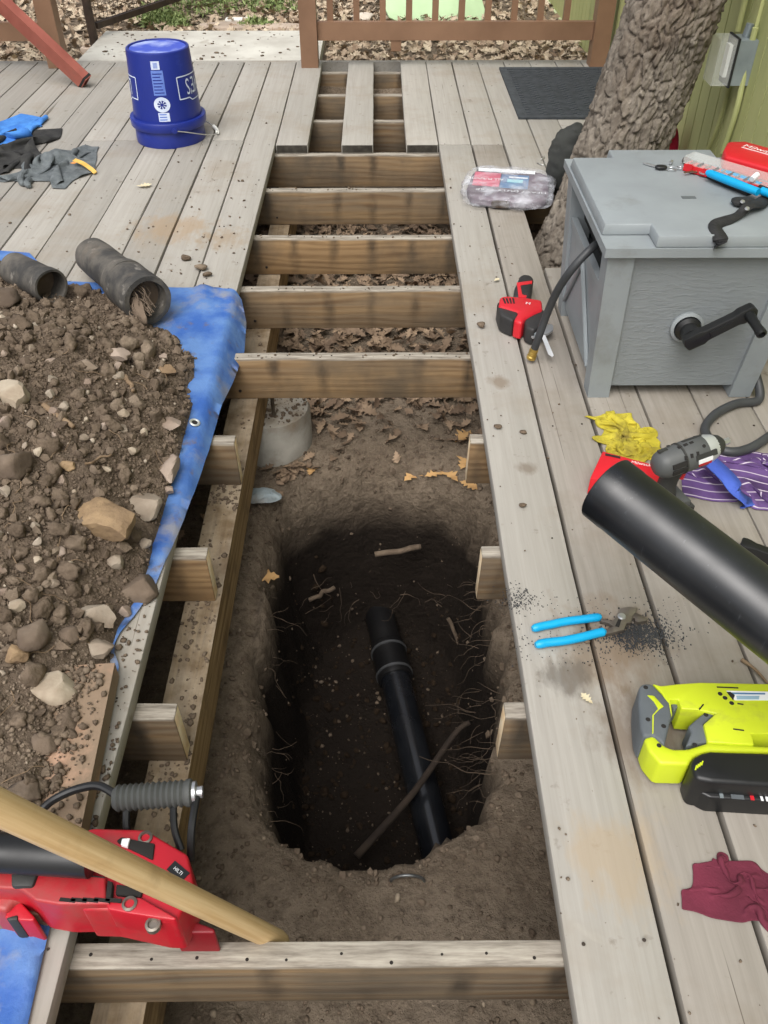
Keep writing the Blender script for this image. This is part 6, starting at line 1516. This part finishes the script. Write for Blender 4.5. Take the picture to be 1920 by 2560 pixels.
lb_ = fin('warning_label', prism(z3([(1372, 682), (1645, 688), (1700, 690), (1690, 748), (1430, 746)], zt+.001), zt-.001, zt+.001), m_lwht, body)
fin('label_block', prism(z3([(1382, 694), (1640, 698), (1640, 708), (1390, 706)], zt+.0014), zt, zt+.0014), m_lblu, lb_); fin('label_block', prism(z3([(1440, 716), (1600, 718), (1596, 742), (1446, 742)], zt+.0014), zt, zt+.0014), MAT('label_grey_blue', S(150, 180, 200), None, rough=.5), lb_)
fin('label_block', prism(z3([(1376, 690), (1420, 745), (1430, 712), (1400, 690)], zt+.0016), zt, zt+.0016), m_dark, lb_)
for k in range(4): fin('charge_light', prism(z3([(1150+14*k, 1232-10*k), (1160+14*k, 1234-10*k), (1168+14*k, 1206-10*k), (1158+14*k, 1204-10*k)], zt+.006), zt+.001, zt+.0092), m_lime, bat)
# print on the battery's near side
qa, qb = z3([(1280, 1300), (1800, 1336)], .045); exq = (Vector(qb+(0,))-Vector(qa+(0,))).normalized(); base_ = Vector(qa+(.0458,))
nq = Vector((exq.y, -exq.x, 0)); nq = nq if nq.y < 0 else -nq
Mq = frame2(base_+nq*.002, exq, -nq)
for k, (u_, wd, c_) in enumerate(((.004, .006, m_alu), (.022, .02, m_gr), (.052, .006, m_rtool), (.068, .004, m_lwht), (.076, .004, m_lwht), (.086, .003, m_alu), (.095, .003, m_lwht))): fin('print_mark', box(u_, u_+wd, -.030, -.008, .0, .0008, 0, None, Mq), c_, bat)
sim_cloth('maroon_rag', 1668, 1955, 290, 128, -.32, (.74, .7), 23, MAT('maroon_fabric', S(110, 38, 58), S(92, 29, 47), 10, .9, .4, 130), 'maroon cloth rag folded on the right deck boards', 'rag', 60, 44, amp=1., warp=.16, bend=.3)
p = at(1620, 1440, .01); A_, B_ = at(1602, 1425, .006), at(1662, 1480, .006); o = fin('twig', tube(smooth_path([A_, (A_+B_)/2+Vector((0, .006, .002)), B_], 4), [.004, .004, .0035, .003, .003, .003, .0025, .002, .002], 7), m_root, None, True, tuple(A_)); tag(o, 'thin dry twig on the boards between the black pipe and lime saw', 'twig')
for (px, py, an) in ((1168, 345, .9), (1160, 352, -1.0)):
    A_ = at(px, py, .004); o = fin('bent_nail', tube([A_, A_+Vector((.03*math.cos(an), .03*math.sin(an), .001)), A_+Vector((.045*math.cos(an+.3), .045*math.sin(an+.3), .0))], .0022, 6), m_wire, None, True, tuple(A_)); tag(o, 'bent bright nail on the deck behind the packaged tarp', 'nail', 'bent nails on the deck')

# ================================================================ BIG RED DEMOLITION HAMMER
# lies on its side across the deck edge and the beam, long axis along x
Z8 = (0, 2000, 560/1659); z8 = lambda pts, z: zpoly(pts, *Z8, z)
t = thing('demolition_hammer', tuple(at(200, 1930, 0)), 'large red electric demolition hammer lying over the opening edge', 'hammer')
m_rh = MAT('red_hammer_shell', S(188, 28, 44), S(172, 22, 38), 5, .42, .1, 50, dirt=S(140, 78, 70), dscale=7, dlo=.48, dhi=.72)
zh = .12
fin('motor_shell', prism(z8([(-260, 520), (290, 515), (330, 525), (780, 560), (785, 725), (820, 770), (430, 775), (260, 745), (150, 660), (-260, 640)], zh), .03, zh, .03, None, 4), m_rh, t)
gb = fin('gear_housing', prism(z8([(640, 215), (700, 205), (1075, 215), (1200, 290), (1390, 400), (1425, 560), (1440, 640), (1335, 850), (1310, 905), (1180, 900), (960, 850), (800, 815), (600, 810), (600, 600)], zh-.012), .02, zh-.012, .024, None, 4), m_rh, t)
fin('side_shell', prism(z8([(780, 760), (905, 715), (1040, 720), (1310, 870), (1290, 890), (960, 840), (800, 810)], zh-.004), .06, zh-.004, .008, None, 3), m_rh, gb)
for (pts_, z_) in (([(900, 270), (960, 285), (1145, 320), (1130, 440), (900, 330), (860, 300)], zh-.008), ([(795, 590), (835, 605), (820, 740), (780, 730)], zh-.0), ([(860, 620), (1060, 650), (1040, 720), (855, 700)], zh-.006)):
    fin('recess', prism(z8(pts_, z_), z_-.012, z_, .002), m_dark, gb)
fin('latch', prism(z8([(905, 290), (965, 285), (945, 350), (895, 335)], zh-.006), zh-.01, zh-.004, .001), m_lwht, gb)
for (px, py) in ((1070, 262), (960, 770), (1125, 905)):
    q = z8([(px, py)], zh-.004)[0]; fin('bolt', lathe([(0, -.008), (.0105, -.008), (.0105, .001), (.007, .002), (.006, -.002), (0, -.002)], 14, axis_M(q+(zh-.0105 if py != 770 else zh-.003,), (0, 0, 1))), m_pl, gb)
q = z8([(1320, 530)], zh-.012)[0]; exh = Vector((1, -.75, 0)).normalized(); Mq = frame2(q+(zh-.0118,), exh, (-exh.y, exh.x, 0))
nm = fin('name_plate', box(-.015, .015, -.008, .008, -.001, .0012, 0, None, Mq), m_bp, gb); flat_text('lettering', 'HILTI', .007, Mq @ Matrix.Translation((0, 0, .0016)), m_lwht, nm)
fin('nose', prism(z8([(1290, 830), (1400, 880), (1590, 950), (1590, 985), (1280, 985), (1300, 920)], .03), -.035, .03, .02, None, 4), MAT('dark_red_shell', S(150, 20, 34), S(126, 16, 28), 6, .5), t)
A_, B_ = Vector(z8([(-300, 370)], .15)[0]+(.15,)), Vector(z8([(680, 430)], .15)[0]+(.15,))
fin('rear_handle', tube([A_, A_+(B_-A_)*.5, B_], .027, 20), m_bp, t)
fin('handle_bracket', prism(z8([(80, 500), (290, 505), (240, 640), (80, 640)], zh+.006), .04, zh+.006, .004), m_dk, t)
fin('red_lug', prism(z8([(30, 870), (100, 735), (130, 730), (260, 870), (245, 895), (150, 890)], .075), .008, .075, .008, None, 3), m_rh, t)
fin('lug_foot', prism(z8([(40, 870), (130, 845), (130, 890), (60, 895)], .078), .02, .078, .003), m_dk, t)
fin('red_grip_base', prism(z8([(-200, 655), (170, 665), (200, 730), (110, 740), (40, 830), (-200, 760)], .085), .01, .085, .012, None, 3), m_rh, t)
for k in range(5): 
    q = z8([(500+85*k, 742)], zh)[0]; fin('vent_slot', box(-.011, .011, -.0025, .0025, -.002, .0008, 0, None, frame2(q+(zh,), (1, -.1, 0), (.1, 1, 0))), m_dark, t)
sm = [Vector(q+(zh+.0002,)) for q in z8([(300, 530), (470, 545), (640, 560), (775, 575)], zh)]; fin('seam', tube(sm, .001, 5), m_dark, t)
# side handle: ribbed rubber grip between two rods
zg = .12; ga = at(245, 1725, zg); gb_ = at(418, 1712, zg); dg = (gb_-ga).normalized(); Lg = (gb_-ga).length
prof = [(0, 0), (.014, 0)]
for k in range(26): prof += [(.0205 if k % 2 else .0175, .004+Lg*.92*k/26)]
prof += [(.0205, Lg*.94), (.021, Lg*.97), (.016, Lg), (0, Lg)]
sh = fin('side_grip', lathe(prof, 24, axis_M(ga, dg)), MAT('grey_rubber', S(78, 80, 78), S(66, 68, 66), 12, .65), t, 30)
fin('end_nut', lathe([(0, Lg), (.017, Lg-.004), (.017, Lg+.004), (.009, Lg+.006), (.009, Lg+.014), (0, Lg+.014)], 16, axis_M(ga, dg)), m_steel, t)
fin('rod', tube(smooth_path([gb_+dg*.006, gb_+Vector((.004, -.05, -.01)), Vector(z8([(1405, 420)], .08)[0]+(.07,))], 5), .006, 8), m_bp, t)
fin('rod', tube(smooth_path([ga+dg*.02, Vector(z8([(935, 190)], .1)[0]+(.1,)), Vector(z8([(960, 260)], .09)[0]+(.085,))], 5), .0055, 8), m_bp, t)
fin('rod', tube(smooth_path([ga+dg*Lg*.75, Vector(z8([(1290, 200)], .09)[0]+(.09,)), Vector(z8([(1340, 360)], .08)[0]+(.075,))], 5), .0055, 8), m_bp, t)
cd = smooth_path([ga+dg*.01, at(215, 1698, .12), at(165, 1705, .11), at(120, 1725, .10), at(95, 1745, .09), at(40, 1800, .07), at(-60, 1880, .03), at(-140, 1900, .015)], 6)
o = fin('power_cord', tube(cd, .0065, 10), m_bp, t)
# wooden handle, thick pole slanting up towards the photographer
b = NB('ash_wood'); v = b.co(); vg = b.co((1, 1, 1)); 
col = b.mix(b.ramp(b.noise(b.co((60, 60, 2.2)), 2.2, 5), .35, .65), S(218, 190, 144), S(196, 163, 114)); col = b.mix(b.ramp(b.noise(v, 9, 6, .65), .52, .72, 0, .5), col, S(150, 120, 82)); b.set(Base_Color=col, Roughness=.5); b.bump(b.noise(b.co((80, 80, 4)), 3, 4), .15, .002); m_ash = b.m
def ondepth(px, py, d): a_, b_, c_ = ray(px, py); k = d/F; return Vector((a_*k, b_*k, CAMH+c_*k))
E_ = ondepth(580, 2022, 1.30); S_ = ondepth(-15, 1738, .86); dh = (S_-E_).normalized(); T_ = E_-dh*.05
Lh = (S_-T_).length
o = fin('wooden_handle', tube([(0, 0, q) for q in (0, .006, .02, .15, Lh*.6, Lh, Lh+.35)], [.008, .0138, .0162, .0168, .0172, .0178, .0178], 28), m_ash, None, True); o.matrix_world = axis_M(T_, dh); tag(o, 'thick pale wooden tool handle slanting across the red hammer', 'tool handle')
